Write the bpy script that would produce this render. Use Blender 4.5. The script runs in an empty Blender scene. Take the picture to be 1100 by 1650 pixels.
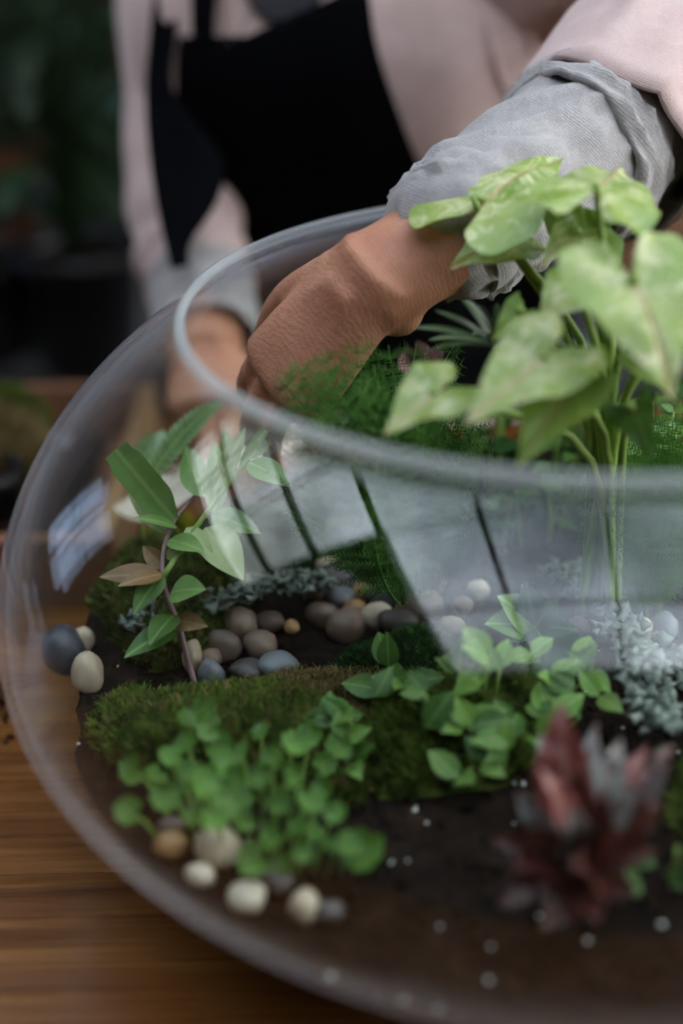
import bpy, bmesh, math, random
import numpy as np
from mathutils import Vector, Matrix, noise
from mathutils.bvhtree import BVHTree

random.seed(7)
rnd = random.Random(11)
scene = bpy.context.scene
COL = scene.collection
PI = math.pi

# ------------------------------------------------------------------ camera
F = 2292.0                                   # focal length in pixels of the 1100x1650 frame (50 mm)
CAM = Vector((-0.1265, -0.6961, 0.5392))
PITCH, ROLL = 0.4781, -0.0218
fw = Vector((0, math.cos(PITCH), -math.sin(PITCH)))
r0 = Vector((1, 0, 0)); u0 = r0.cross(fw)
rt = r0 * math.cos(ROLL) + u0 * math.sin(ROLL)
up = -r0 * math.sin(ROLL) + u0 * math.cos(ROLL)
cd = bpy.data.cameras.new('camera'); co = bpy.data.objects.new('camera', cd); COL.objects.link(co)
m = Matrix((rt, up, -fw)).transposed().to_4x4(); m.translation = CAM
co.matrix_world = m
cd.sensor_fit = 'VERTICAL'; cd.sensor_height = 36; cd.lens = 50; cd.clip_start = 0.02
cd.dof.use_dof = True; cd.dof.focus_distance = 0.80; cd.dof.aperture_fstop = 1.7; cd.dof.aperture_blades = 0
scene.camera = co

def PX(x, y, t):
    """the point of the place seen at photo pixel x, y, at depth t metres from the lens"""
    return CAM + (fw + rt * ((x - 550) / F) + up * ((825 - y) / F)) * t
def PZ(x, y, z):
    d = fw + rt * ((x - 550) / F) + up * ((825 - y) / F)
    return CAM + d * ((z - CAM.z) / d.z)
def R(px, t): return px * t / F

# ------------------------------------------------------------------ sky (overcast), exposure
w = bpy.data.worlds.new('sky'); scene.world = w; w.use_nodes = True
nt = w.node_tree; nt.nodes.clear()
tc = nt.nodes.new('ShaderNodeTexCoord'); sx = nt.nodes.new('ShaderNodeSeparateXYZ')
nt.links.new(tc.outputs['Generated'], sx.inputs[0])
cr = nt.nodes.new('ShaderNodeValToRGB'); nt.links.new(sx.outputs[2], cr.inputs[0])
e = cr.color_ramp.elements
e[0].position = 0.0; e[0].color = (1.0, .97, .92, 1)
e[1].position = 1.0; e[1].color = (.52, .59, .72, 1)
for p_, c_ in ((.55, (.95, .96, .95, 1)), (.82, (.66, .71, .80, 1))): q_ = e.new(p_); q_.color = c_
bg = nt.nodes.new('ShaderNodeBackground'); bg.inputs[1].default_value = 10.0
nt.links.new(cr.outputs[0], bg.inputs[0])
wo = nt.nodes.new('ShaderNodeOutputWorld'); nt.links.new(bg.outputs[0], wo.inputs[0])
vs = scene.view_settings
vs.view_transform = 'Standard'; vs.look = 'None'; vs.exposure = -0.22; vs.gamma = 1; vs.use_curve_mapping = False
cy = scene.cycles
cy.use_denoising = True; cy.max_bounces = 7; cy.diffuse_bounces = 3; cy.glossy_bounces = 4
cy.transmission_bounces = 4; cy.transparent_max_bounces = 40; cy.caustics_reflective = False; cy.caustics_refractive = False
cy.sample_clamp_indirect = 4.0

# ------------------------------------------------------------------ materials
def mat(name):
    m = bpy.data.materials.new(name); m.use_nodes = True
    n = m.node_tree.nodes; b = n['Principled BSDF']
    return m, m.node_tree, b
def N(nt, typ, **kw):
    n = nt.nodes.new(typ)
    for k, v in kw.items():
        if k.startswith('i_'): n.inputs[k[2:].replace('_', ' ')].default_value = v
        else: setattr(n, k, v)
    return n
def ramp(nt, src, stops):
    r = nt.nodes.new('ShaderNodeValToRGB'); el = r.color_ramp.elements
    while len(el) < len(stops): el.new(0.5)
    for q, (p, c) in zip(el, stops): q.position = p; q.color = (*c, 1)
    nt.links.new(src, r.inputs[0]); return r.outputs[0]
def mixc(nt, fac, a, b):
    m = nt.nodes.new('ShaderNodeMix'); m.data_type = 'RGBA'
    for s, i in ((fac, 0), (a, 6), (b, 7)):
        if isinstance(s, (int, float)): m.inputs[i].default_value = s
        elif isinstance(s, tuple): m.inputs[i].default_value = (*s, 1)
        else: nt.links.new(s, m.inputs[i])
    return m.outputs[2]
def mth(nt, op, a, b=None, c=None, clamp=False):
    m = nt.nodes.new('ShaderNodeMath'); m.operation = op; m.use_clamp = clamp
    for i, s in enumerate((a, b, c)):
        if s is None: continue
        if isinstance(s, (int, float)): m.inputs[i].default_value = s
        else: nt.links.new(s, m.inputs[i])
    return m.outputs[0]
def noise_tex(nt, scale, detail=4, rough=.6, vec=None, dist=0.0):
    t = N(nt, 'ShaderNodeTexNoise'); t.inputs['Scale'].default_value = scale; t.inputs['Detail'].default_value = detail
    t.inputs['Roughness'].default_value = rough; t.inputs['Distortion'].default_value = dist
    if vec is not None: nt.links.new(vec, t.inputs['Vector'])
    return t.outputs[0]
def coords(nt, kind='Object', scale=None):
    c = N(nt, 'ShaderNodeTexCoord'); o = c.outputs[kind]
    if scale:
        mp = N(nt, 'ShaderNodeMapping'); mp.inputs['Scale'].default_value = scale; nt.links.new(o, mp.inputs[0]); o = mp.outputs[0]
    return o
def bump(nt, b, h, strength=.3, dist=.002):
    bm_ = N(nt, 'ShaderNodeBump'); bm_.inputs['Strength'].default_value = strength; bm_.inputs['Distance'].default_value = dist
    nt.links.new(h, bm_.inputs['Height']); nt.links.new(bm_.outputs[0], b.inputs['Normal'])

def noisy(name, stops, scale=40, rough=.8, bs=.3, bd=.002, bscale=None, spec=.5, sheen=0, detail=5, stretch=None):
    m, nt, b = mat(name); v = coords(nt, 'Object', stretch)
    f = noise_tex(nt, scale, detail, .6, v)
    nt.links.new(ramp(nt, f, stops), b.inputs['Base Color'])
    b.inputs['Roughness'].default_value = rough; b.inputs['Specular IOR Level'].default_value = spec
    if sheen: b.inputs['Sheen Weight'].default_value = sheen
    bump(nt, b, noise_tex(nt, bscale or scale * 2, 6, .65, v), bs, bd)
    return m

# glass: thin, clear, with Fresnel reflection and a pale colour painted towards the edges for refracted light
def glass_mat(name, edge_light=.35, edge_light_col=(.62, .66, .74), edge_light0=.0, tint=(.96, .985, .975), pw=4.5):
    m = bpy.data.materials.new(name); m.use_nodes = True; nt = m.node_tree; nt.nodes.clear()
    lw = N(nt, 'ShaderNodeLayerWeight'); lw.inputs[0].default_value = .5
    f5 = mth(nt, 'POWER', lw.outputs['Facing'], 5.0)
    fr = mth(nt, 'MULTIPLY_ADD', f5, .93, .038)
    tr = N(nt, 'ShaderNodeBsdfTransparent'); tr.inputs[0].default_value = (*tint, 1)
    gl = N(nt, 'ShaderNodeBsdfGlossy'); gl.inputs['Roughness'].default_value = .0; gl.inputs[0].default_value = (1, 1, 1, 1)
    df = N(nt, 'ShaderNodeBsdfDiffuse'); df.inputs[0].default_value = (*edge_light_col, 1)
    tl = N(nt, 'ShaderNodeBsdfTranslucent'); tl.inputs[0].default_value = (*edge_light_col, 1)
    ad = N(nt, 'ShaderNodeMixShader'); ad.inputs[0].default_value = .5
    nt.links.new(df.outputs[0], ad.inputs[1]); nt.links.new(tl.outputs[0], ad.inputs[2])
    h = mth(nt, 'MULTIPLY_ADD', mth(nt, 'POWER', lw.outputs['Facing'], pw), edge_light, edge_light0)
    m1 = N(nt, 'ShaderNodeMixShader'); nt.links.new(h, m1.inputs[0])
    nt.links.new(tr.outputs[0], m1.inputs[1]); nt.links.new(ad.outputs[0], m1.inputs[2])
    m2 = N(nt, 'ShaderNodeMixShader'); nt.links.new(fr, m2.inputs[0])
    nt.links.new(m1.outputs[0], m2.inputs[1]); nt.links.new(gl.outputs[0], m2.inputs[2])
    o = N(nt, 'ShaderNodeOutputMaterial'); nt.links.new(m2.outputs[0], o.inputs[0])
    return m

def leaf_mat(name, c1, c2, vein=None, rough=.42, transl=.3, side=0, nscale=30, spec=.5, edge=None, patch=None):
    """uv: x across (0 at the midrib), y along the leaf"""
    m, nt, b = mat(name)
    uv = N(nt, 'ShaderNodeUVMap'); s = N(nt, 'ShaderNodeSeparateXYZ'); nt.links.new(uv.outputs[0], s.inputs[0])
    oi = N(nt, 'ShaderNodeObjectInfo')
    v = coords(nt, 'Object')
    f = noise_tex(nt, nscale, 4, .6, v, .4)
    col = ramp(nt, f, [(.32, c1), (.68, c2)])
    ax = mth(nt, 'ABSOLUTE', s.outputs[0])
    if patch:
        f2 = noise_tex(nt, nscale * 2.3, 5, .7, v, 1.2)
        g = mth(nt, 'SUBTRACT', f2, mth(nt, 'MULTIPLY', ax, .12))
        col = mixc(nt, mth(nt, 'MULTIPLY_ADD', g, 5.0, -2.15, clamp=True), col, patch)
    if side:
        d = mth(nt, 'SUBTRACT', s.outputs[1], mth(nt, 'MULTIPLY', ax, .75))
        sv = mth(nt, 'ABSOLUTE', mth(nt, 'SINE', mth(nt, 'MULTIPLY', d, side)))
        k = mth(nt, 'MULTIPLY_ADD', sv, -9.0, 1.0, clamp=True)
        col = mixc(nt, mth(nt, 'MULTIPLY', k, .55), col, vein or c2)
        bump(nt, b, sv, .5, .0012)
    if edge:
        k = mth(nt, 'MULTIPLY_ADD', ax, 4.0, -1.2, clamp=True)
        col = mixc(nt, mth(nt, 'MULTIPLY', k, .55), col, edge)
    if vein:
        k = mth(nt, 'MULTIPLY_ADD', ax, -28.0, 1.0, clamp=True)
        col = mixc(nt, mth(nt, 'MULTIPLY', k, .8), col, vein)
    hs = N(nt, 'ShaderNodeHueSaturation'); nt.links.new(col, hs.inputs['Color'])
    nt.links.new(mth(nt, 'MULTIPLY_ADD', oi.outputs['Random'], .3, .85), hs.inputs['Value'])
    nt.links.new(hs.outputs[0], b.inputs['Base Color'])
    b.inputs['Roughness'].default_value = rough; b.inputs['Specular IOR Level'].default_value = spec
    if transl:
        t = N(nt, 'ShaderNodeBsdfTranslucent'); nt.links.new(hs.outputs[0], t.inputs[0])
        mx = N(nt, 'ShaderNodeMixShader'); mx.inputs[0].default_value = transl
        o = nt.nodes['Material Output']
        nt.links.new(b.outputs[0], mx.inputs[1]); nt.links.new(t.outputs[0], mx.inputs[2]); nt.links.new(mx.outputs[0], o.inputs[0])
    return m

def wood_mat(name, c1, c2, c3, rough=.25, coat=0., axis='X', sc=1.0, bs=.15):
    m, nt, b = mat(name)
    st = {'X': (1.2, 14, 14), 'Y': (14, 1.2, 14)}[axis]
    v = coords(nt, 'Object', tuple(q * sc for q in st))
    f = noise_tex(nt, 3.0, 6, .62, v, .8)
    v2 = coords(nt, 'Object', tuple(q * sc * (5 if q > 2 else 1) for q in st))
    f2 = noise_tex(nt, 2.0, 4, .7, v2)
    c = ramp(nt, f, [(.3, c1), (.52, c2), (.72, c3)])
    c = mixc(nt, mth(nt, 'MULTIPLY_ADD', f2, 2.6, -1.1, clamp=True), mixc(nt, .55, c, c1), c)
    nt.links.new(c, b.inputs['Base Color'])
    nt.links.new(mth(nt, 'MULTIPLY_ADD', f2, .25, rough - .1), b.inputs['Roughness'])
    if coat: b.inputs['Coat Weight'].default_value = coat; b.inputs['Coat Roughness'].default_value = .12
    bump(nt, b, mth(nt, 'ADD', f2, f), bs, .0015)
    return m

def knit_mat(name, c1, c2, scale=1500, rib=None, sheen=.25):
    m, nt, b = mat(name)
    v = coords(nt, 'Object')
    f = noise_tex(nt, 55, 6, .7, v); g = noise_tex(nt, 900, 2, .5, v)
    k = mth(nt, 'ADD', mth(nt, 'MULTIPLY', f, .6), mth(nt, 'MULTIPLY', g, .4))
    nt.links.new(ramp(nt, k, [(.36, c1), (.64, c2)]), b.inputs['Base Color'])
    b.inputs['Roughness'].default_value = .95; b.inputs['Specular IOR Level'].default_value = .15
    b.inputs['Sheen Weight'].default_value = sheen; b.inputs['Sheen Roughness'].default_value = .6
    wv = N(nt, 'ShaderNodeTexWave'); wv.inputs['Scale'].default_value = 220; wv.inputs['Distortion'].default_value = 1.5
    wv.bands_direction = 'DIAGONAL'; nt.links.new(v, wv.inputs['Vector'])
    bump(nt, b, mth(nt, 'ADD', mth(nt, 'MULTIPLY', wv.outputs[1], .35), g), .35, .0012)
    return m

def skin_mat():
    m, nt, b = mat('skin')
    v = coords(nt, 'Object')
    f = noise_tex(nt, 28, 5, .65, v); g = noise_tex(nt, 260, 4, .7, v)
    c = ramp(nt, f, [(.25, (.33, .125, .075)), (.5, (.45, .205, .125)), (.75, (.55, .28, .18))])
    c = mixc(nt, mth(nt, 'MULTIPLY_ADD', g, 1.8, -.85, clamp=True), c, (.37, .15, .09))
    nt.links.new(c, b.inputs['Base Color'])
    b.inputs['Roughness'].default_value = .5; b.inputs['Specular IOR Level'].default_value = .35
    b.inputs['Subsurface Weight'].default_value = .12; b.inputs['Subsurface Radius'].default_value = (.9, .35, .2); b.inputs['Subsurface Scale'].default_value = .006
    # fine creases that run around the wrist
    d = (PX(735, 375, .8) - PX(580, 465, .78)).normalized()
    dv = N(nt, 'ShaderNodeVectorMath', operation='DOT_PRODUCT'); nt.links.new(v, dv.inputs[0]); dv.inputs[1].default_value = d
    wv = mth(nt, 'SINE', mth(nt, 'ADD', mth(nt, 'MULTIPLY', dv.outputs['Value'], 2300), mth(nt, 'MULTIPLY', noise_tex(nt, 50, 4, .7, v), 34)))
    vo = N(nt, 'ShaderNodeTexVoronoi'); vo.inputs['Scale'].default_value = 620; vo.feature = 'DISTANCE_TO_EDGE'; nt.links.new(v, vo.inputs['Vector'])
    h = mth(nt, 'ADD', mth(nt, 'MULTIPLY', wv, .3), mth(nt, 'ADD', mth(nt, 'MULTIPLY', g, 1.0), mth(nt, 'MULTIPLY', vo.outputs[0], 1.2)))
    bump(nt, b, h, .26, .001)
    return m

M = {}
M['glass'] = glass_mat('bowl_glass', edge_light=1.0, pw=9.0, edge_light_col=(.72, .72, .86))  # lavender band of refracted light put into the wall's edge colour
M['rim'] = glass_mat('rim_glass', edge_light=.3, edge_light0=.24, edge_light_col=(.86, .90, .95), pw=2.0)  # pale colour painted into the lip to make it look brighter
M['pane'] = glass_mat('pane_glass', edge_light=0.0, tint=(.97, .985, .98))
_nt = M['pane'].node_tree                       # soft patchy tint added to the roof panes to break up the sky's reflection
_v = coords(_nt, 'Object')
_n = mth(_nt, 'ADD', mth(_nt, 'MULTIPLY', noise_tex(_nt, 1.2, 2, .45, _v, .5), .88), mth(_nt, 'MULTIPLY', noise_tex(_nt, 7, 4, .6, _v, .8), .12))
_c = ramp(_nt, _n, [(.34, (.46, .475, .46)), (.50, (.76, .77, .765)), (.66, (.97, .97, .97))])
_nt.links.new(_c, [q for q in _nt.nodes if q.bl_idname == 'ShaderNodeBsdfTransparent'][0].inputs[0])
M['pane_clear'] = glass_mat('clear_pane_glass', edge_light=0.0, tint=(.84, .86, .865))
M['pane_tinted'] = glass_mat('tinted_pane_glass', edge_light=0.0, tint=(.34, .40, .50))
M['skin'] = skin_mat()
M['pink'] = knit_mat('pink_jersey', (.48, .345, .335), (.59, .45, .437))
M['grey'] = knit_mat('grey_jersey', (.235, .22, .225), (.385, .365, .37))
M['darkgrey'] = knit_mat('charcoal_jersey', (.022, .024, .03), (.045, .045, .055), sheen=.05)
M['black'] = knit_mat('black_canvas', (.0014, .0015, .0022), (.0028, .003, .0042), sheen=.0)
M['black'].node_tree.nodes['Principled BSDF'].inputs['Specular IOR Level'].default_value = .04
M['hair'] = noisy('hair', [(.3, (.05, .03, .02)), (.7, (.12, .07, .04))], 60, .5, stretch=(6, 6, 1))
M['cord'] = noisy('necklace_cord', [(.3, (.10, .05, .035)), (.7, (.2, .11, .07))], 300, .5)
M['table'] = wood_mat('table_wood', (.075, .023, .004), (.25, .092, .020), (.43, .19, .052), rough=.26, coat=.6)
M['tray'] = wood_mat('tray_wood', (.15, .06, .03), (.24, .105, .055), (.31, .15, .085), rough=.6, bs=.3)
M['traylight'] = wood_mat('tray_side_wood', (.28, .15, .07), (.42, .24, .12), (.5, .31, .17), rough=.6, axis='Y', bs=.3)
M['soil'] = noisy('soil', [(.3, (.004, .0022, .0015)), (.55, (.012, .006, .004)), (.75, (.036, .017, .010))], 70, .95, .9, .006, 110, .15)
M['perlite'] = noisy('perlite', [(.3, (.55, .53, .5)), (.7, (.8, .79, .77))], 200, .9)
M['moss'] = leaf_mat('green_moss', (.030, .062, .010), (.15, .20, .035), None, .9, .15, nscale=55, spec=.1)
M['mossdark'] = leaf_mat('dark_moss', (.018, .055, .012), (.06, .15, .04), None, .9, .15, nscale=55, spec=.1)
M['mossdry'] = leaf_mat('dry_moss', (.12, .09, .035), (.27, .20, .085), None, .95, .1, nscale=60, spec=.1)
M['mossyellow'] = leaf_mat('yellow_moss', (.25, .25, .012), (.48, .44, .03), None, .9, .2, nscale=55, spec=.1)
M['lichen'] = noisy('grey_lichen', [(.3, (.10, .125, .11)), (.7, (.31, .35, .31))], 120, .95, .5, .001, 400, .1)
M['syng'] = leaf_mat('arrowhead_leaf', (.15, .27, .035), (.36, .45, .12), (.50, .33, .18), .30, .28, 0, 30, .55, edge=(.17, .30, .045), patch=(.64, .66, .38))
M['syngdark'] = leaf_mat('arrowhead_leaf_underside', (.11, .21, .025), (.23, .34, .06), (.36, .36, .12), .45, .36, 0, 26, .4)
M['stem'] = noisy('green_stem', [(.3, (.14, .25, .04)), (.7, (.30, .42, .10))], 50, .45, .1)
M['fern'] = leaf_mat('asparagus_fern', (.05, .16, .025), (.14, .32, .07), None, .6, .2, nscale=60, spec=.2)
M['ferndark'] = leaf_mat('asparagus_fern_shaded', (.012, .055, .010), (.03, .10, .02), None, .6, .2, nscale=60, spec=.2)  # darker copy for inner fronds, their shade put into the green
M['strap'] = leaf_mat('strap_leaf', (.10, .24, .05), (.26, .42, .13), (.34, .48, .18), .33, .3, 0, 24, .5)
M['palelf'] = leaf_mat('pale_strap_leaf', (.26, .36, .12), (.46, .53, .24), (.5, .56, .3), .33, .3, 0, 24, .5)
M['bronze'] = leaf_mat('bronze_leaf', (.13, .07, .03), (.26, .15, .06), (.3, .2, .1), .4, .25, 0, 30)
M['purple'] = noisy('purple_stem', [(.3, (.13, .06, .06)), (.7, (.30, .17, .19))], 60, .45, .1)
M['ribbon'] = leaf_mat('ribbon_leaf', (.030, .070, .025), (.07, .13, .05), (.20, .26, .16), .3, .15, 0, 40, .6)
M['fitt'] = leaf_mat('pink_nerve_leaf', (.06, .10, .05), (.62, .16, .32), (.80, .36, .50), .5, .2, 26, 70, .4)
M['button'] = leaf_mat('button_fern_leaflet', (.10, .20, .06), (.30, .40, .2), None, .16, .1, 0, 90, .9)
M['round'] = leaf_mat('creeping_round_leaf', (.055, .15, .018), (.14, .29, .04), (.22, .36, .09), .36, .3, 9, 40, .5)
M['bushy'] = leaf_mat('bushy_small_leaf', (.03, .09, .015), (.09, .19, .035), (.2, .33, .1), .45, .25, 0, 50, .4)
M['lime'] = leaf_mat('lime_leaf', (.10, .23, .04), (.22, .36, .08), (.3, .42, .14), .4, .3, 0, 50, .4)
M['red'] = leaf_mat('wine_red_leaf', (.030, .006, .005), (.085, .016, .011), (.14, .03, .022), .35, .2, 14, 40, .5)
M['pinkleaf'] = leaf_mat('pink_leaf', (.16, .035, .032), (.34, .10, .09), (.45, .2, .19), .35, .2, 14, 40, .5)
M['silver'] = leaf_mat('silver_leaf', (.13, .14, .14), (.36, .34, .34), (.2, .06, .05), .3, .1, 14, 50, .6)
M['bgleaf'] = leaf_mat('shade_toned_leaf', (.008, .022, .009), (.022, .050, .018), (.022, .045, .016), .5, .2, 0, 20, .25)  # shade over the bench put into the leaf colour
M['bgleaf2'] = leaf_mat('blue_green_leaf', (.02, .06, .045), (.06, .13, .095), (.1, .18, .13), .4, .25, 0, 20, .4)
M['bgblue'] = leaf_mat('shade_toned_blue_leaf', (.012, .030, .024), (.034, .07, .056), (.03, .06, .05), .45, .2, 0, 20, .35)  # darker copy of the blue green leaf, bench shade put into its colour
M['pot'] = noisy('black_plastic', [(.3, (.006, .006, .008)), (.7, (.012, .012, .015))], 30, .45, .05)
M['paper'] = noisy('white_paper', [(.3, (.6, .58, .55)), (.7, (.75, .73, .7))], 50, .9, .1)
M['concrete'] = noisy('grey_concrete', [(.3, (.05, .05, .052)), (.7, (.085, .085, .09))], 14, .9, .3, .004)
M['wall'] = noisy('dark_wall', [(.3, (.030, .020, .014)), (.7, (.055, .035, .024))], 6, .9, .2, .004)
M['wallboard'] = wood_mat('wall_board', (.03, .014, .008), (.065, .03, .017), (.09, .045, .026), rough=.7)
M['floor'] = noisy('floor_concrete', [(.3, (.09, .085, .08)), (.7, (.15, .14, .13))], 5, .85, .2, .004)
M['frame'] = noisy('dark_metal_frame', [(.3, (.018, .02, .02)), (.7, (.03, .032, .034))], 20, .5, .05)
M['plaster'] = noisy('ceiling_plaster', [(.3, (.07, .065, .06)), (.7, (.1, .095, .09))], 8, .95, .1)
PEB = []
for i, (a, b_) in enumerate([((.16, .10, .075), (.30, .21, .165)), ((.055, .045, .045), (.12, .10, .10)), ((.36, .27, .19), (.60, .48, .36)),
                             ((.30, .15, .055), (.46, .27, .12)), ((.09, .06, .05), (.19, .13, .11)), ((.50, .40, .30), (.72, .62, .50)),
                             ((.12, .13, .15), (.22, .23, .26)), ((.035, .033, .045), (.07, .065, .085))]):
    PEB.append(noisy('pebble_stone_%d' % i, [(.3, a), (.7, b_)], 38, .38, .08, .001, 200, .5))

# ------------------------------------------------------------------ mesh helpers
def wloc(o):
    p = Vector((0, 0, 0))
    while o is not None: p += o.location; o = o.parent
    return p
def mk(name, verts, faces, material, parent=None, smooth=True, uv=None, loc=None, label=None):
    base = wloc(parent) if parent else Vector((0, 0, 0))
    me = bpy.data.meshes.new(name)
    if loc is None: loc = base.copy()
    V = [(v[0] - loc[0], v[1] - loc[1], v[2] - loc[2]) for v in verts]
    me.from_pydata(V, [], faces)
    if uv is not None:
        l = me.uv_layers.new(name='UVMap')
        vi = np.empty(len(me.loops), dtype=np.int32); me.loops.foreach_get('vertex_index', vi)
        l.data.foreach_set('uv', np.asarray(uv, dtype=np.float32)[vi].ravel())
    if smooth: me.polygons.foreach_set('use_smooth', [True] * len(me.polygons))
    if isinstance(material, (list, tuple)):
        for q in material: me.materials.append(q)
    else: me.materials.append(material)
    me.update()
    o = bpy.data.objects.new(name, me); COL.objects.link(o)
    o.parent = parent; o.location = Vector(loc) - base
    if label: o['label'] = label
    return o
def thing(name, label, cat, loc, group=None):
    o = bpy.data.objects.new(name, None); COL.objects.link(o); o.location = loc
    o.empty_display_size = .02
    o['label'] = label; o['category'] = cat
    if group: o['group'] = group
    return o
def tag(o, label, cat, group=None, kind=None):
    o['label'] = label; o['category'] = cat
    if group: o['group'] = group
    if kind: o['kind'] = kind
    return o
def structure(o): o['kind'] = 'structure'; return o

def catmull(pts, n):
    pts = [Vector(p) for p in pts]
    P = [pts[0] * 2 - pts[1]] + pts + [pts[-1] * 2 - pts[-2]]
    out = []
    k = len(pts) - 1
    for i in range(n):
        s = i / (n - 1) * k; j = min(int(s), k - 1); t = s - j
        a, b, c, d = P[j:j + 4]
        out.append(.5 * ((2 * b) + (c - a) * t + (2 * a - 5 * b + 4 * c - d) * t * t + (3 * b - a - 3 * c + d) * t ** 3))
    return out
def interp(vals, n):
    k = len(vals) - 1; out = []
    for i in range(n):
        s = i / (n - 1) * k; j = min(int(s), k - 1); t = s - j; t = t * t * (3 - 2 * t) if False else t
        out.append(vals[j] * (1 - t) + vals[j + 1] * t)
    return out
def frames(path, ref=None):
    T = []
    for i in range(len(path)):
        a = path[max(0, i - 1)]; b = path[min(len(path) - 1, i + 1)]; T.append((b - a).normalized())
    n = ref if ref is not None else Vector((0, 0, 1))
    n = (n - T[0] * n.dot(T[0]))
    if n.length < 1e-4: n = T[0].orthogonal()
    n.normalize(); out = []
    for t in T:
        n = (n - t * n.dot(t)).normalized(); out.append((t, n, t.cross(n)))
    return out
def tube(path, radii, k=12, ref=None, flat=1.0, cap=True, disp=None, exp=2.0):
    """path of points, radius per point; flat scales the second axis"""
    fr = frames(path, ref); V = []; Fc = []
    for i, (p, (t, n, b)) in enumerate(zip(path, fr)):
        fl = flat[i] if isinstance(flat, (list, tuple)) else flat
        for j in range(k):
            a = 2 * PI * j / k; c, s = math.cos(a), math.sin(a)
            if exp != 2.0:
                q = (abs(c) ** exp + abs(s) ** exp) ** (-1 / exp); c, s = c * q, s * q
            r = radii[i] + (disp(i / (len(path) - 1), a) if disp else 0)
            V.append(p + n * (c * r) + b * (s * r * fl))
    for i in range(len(path) - 1):
        for j in range(k):
            a, b = i * k + j, i * k + (j + 1) % k
            Fc.append((a, b, b + k, a + k))
    if cap:
        Fc.append(tuple(range(k - 1, -1, -1))); Fc.append(tuple(range((len(path) - 1) * k, len(path) * k)))
    return V, Fc
def join(*parts):
    V, Fc = [], []
    for v, f in parts:
        o = len(V); V += list(v); Fc += [tuple(i + o for i in q) for q in f]
    return V, Fc
def ball(c, r, sub=2, sc=(1, 1, 1)):
    bm = bmesh.new(); bmesh.ops.create_icosphere(bm, subdivisions=sub, radius=1)
    V = [Vector((v.co.x * r * sc[0], v.co.y * r * sc[1], v.co.z * r * sc[2])) + c for v in bm.verts]
    Fc = [tuple(v.index for v in f.verts) for f in bm.faces]; bm.free(); return V, Fc
def box_vf(x0, x1, y0, y1, z0, z1, bev=0.0):
    bm = bmesh.new(); bmesh.ops.create_cube(bm, size=1)
    for v in bm.verts:
        v.co = Vector(((x0 + x1) / 2 + v.co.x * (x1 - x0), (y0 + y1) / 2 + v.co.y * (y1 - y0), (z0 + z1) / 2 + v.co.z * (z1 - z0)))
    if bev: bmesh.ops.bevel(bm, geom=bm.edges[:], offset=bev, segments=2, affect='EDGES', profile=.6)
    V = [v.co.copy() for v in bm.verts]; Fc = [tuple(v.index for v in f.verts) for f in bm.faces]; bm.free(); return V, Fc
def box(name, ext, material, parent=None, bev=0.0, loc=None):
    V, Fc = box_vf(*ext, bev)
    if loc is None and parent is None: loc = Vector(((ext[0] + ext[1]) / 2, (ext[2] + ext[3]) / 2, ext[4]))
    return mk(name, V, Fc, material, parent, smooth=False, loc=loc)
def lathe(profile, k=96, c=(0, 0)):
    V, Fc = [], []
    for r, z in profile:
        for j in range(k):
            a = 2 * PI * j / k; V.append(Vector((c[0] + r * math.cos(a), c[1] + r * math.sin(a), z)))
    for i in range(len(profile) - 1):
        for j in range(k):
            a, b = i * k + j, i * k + (j + 1) % k; Fc.append((a, b, b + k, a + k))
    return V, Fc

# ------------------------------------------------------------------ the room
X0, X1, Y0, Y1, ZF, ZC = -2.4, 1.8, -2.4, 2.6, -.76, 1.85
structure(box('floor', (X0, X1, Y0, Y1, ZF - .05, ZF), M['floor']))
wb = structure(box('wall_back', (X0, X1, Y1, Y1 + .1, ZF, ZC), M['wall']))
for i in range(10):
    x = X0 + i * .42; box('board', (x + .004, x + .416, Y1 - .02, Y1, ZF, ZC), M['wallboard'], wb)
structure(box('wall_front', (X0, X1, Y0 - .1, Y0, ZF, ZC), M['wall']))
GY0, GY1, GX0, GX1 = -1.45, 1.0, -.92, 1.6      # glazed part of the roof
HY0, HY1, HX0 = -.2, 1.5, -2.3                   # second skylight, over the left back
structure(box('ceiling', (X0, X1, HY1, Y1, ZC, ZC + .08), M['plaster']))
for k_, e_ in enumerate([(GX1, X1, Y0, HY1), (X0, GX1, Y0, GY0), (X0, GX0, GY0, HY0), (X0, HX0, HY0, HY1), (GX0, GX1, GY1, HY1)]):
    structure(box('trim_%d' % (k_ + 1), (*e_, ZC, ZC + .08), M['plaster']))
def glazing(name, u0, u1, v0, v1, nu, nv, fixed, plane, pm='pane'):
    root = bpy.data.objects.new(name, None); COL.objects.link(root); structure(root)
    root.location = (u0, v0, fixed) if plane == 'z' else (fixed, u0, v0)
    def ext(a0, a1, b0, b1, c0, c1):
        return (a0, a1, b0, b1, fixed + c0, fixed + c1) if plane == 'z' else (fixed + c0, fixed + c1, a0, a1, b0, b1)
    du, dv = (u1 - u0) / nu, (v1 - v0) / nv
    for i in range(nu + 1):
        u = u0 + i * du; box('glazing_bar', ext(u - .009, u + .009, v0, v1, -.02, .04), M['frame'], root)
    for j in range(nv + 1):
        v = v0 + j * dv; box('cross_bar', ext(u0, u1, v - .008, v + .008, -.02, .03), M['frame'], root)
    for i in range(nu):
        for j in range(nv):
            box('pane', ext(u0 + i * du + .0125, u0 + (i + 1) * du - .0125, v0 + j * dv + .0095, v0 + (j + 1) * dv - .0095, .018, .022), M[pm], root)
    return root
glazing('window_1', GX0, GX1, GY0, GY1, 5, 4, ZC, 'z')
glazing('window_3', HX0, GX0, HY0, HY1, 3, 3, ZC, 'z')
WY0, WY1, WZ0, WZ1 = 1.0, 1.8, .15, .95
structure(box('wall_left', (X0 - .1, X0, Y0, Y1, ZF, WZ0), M['wall']))
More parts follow.
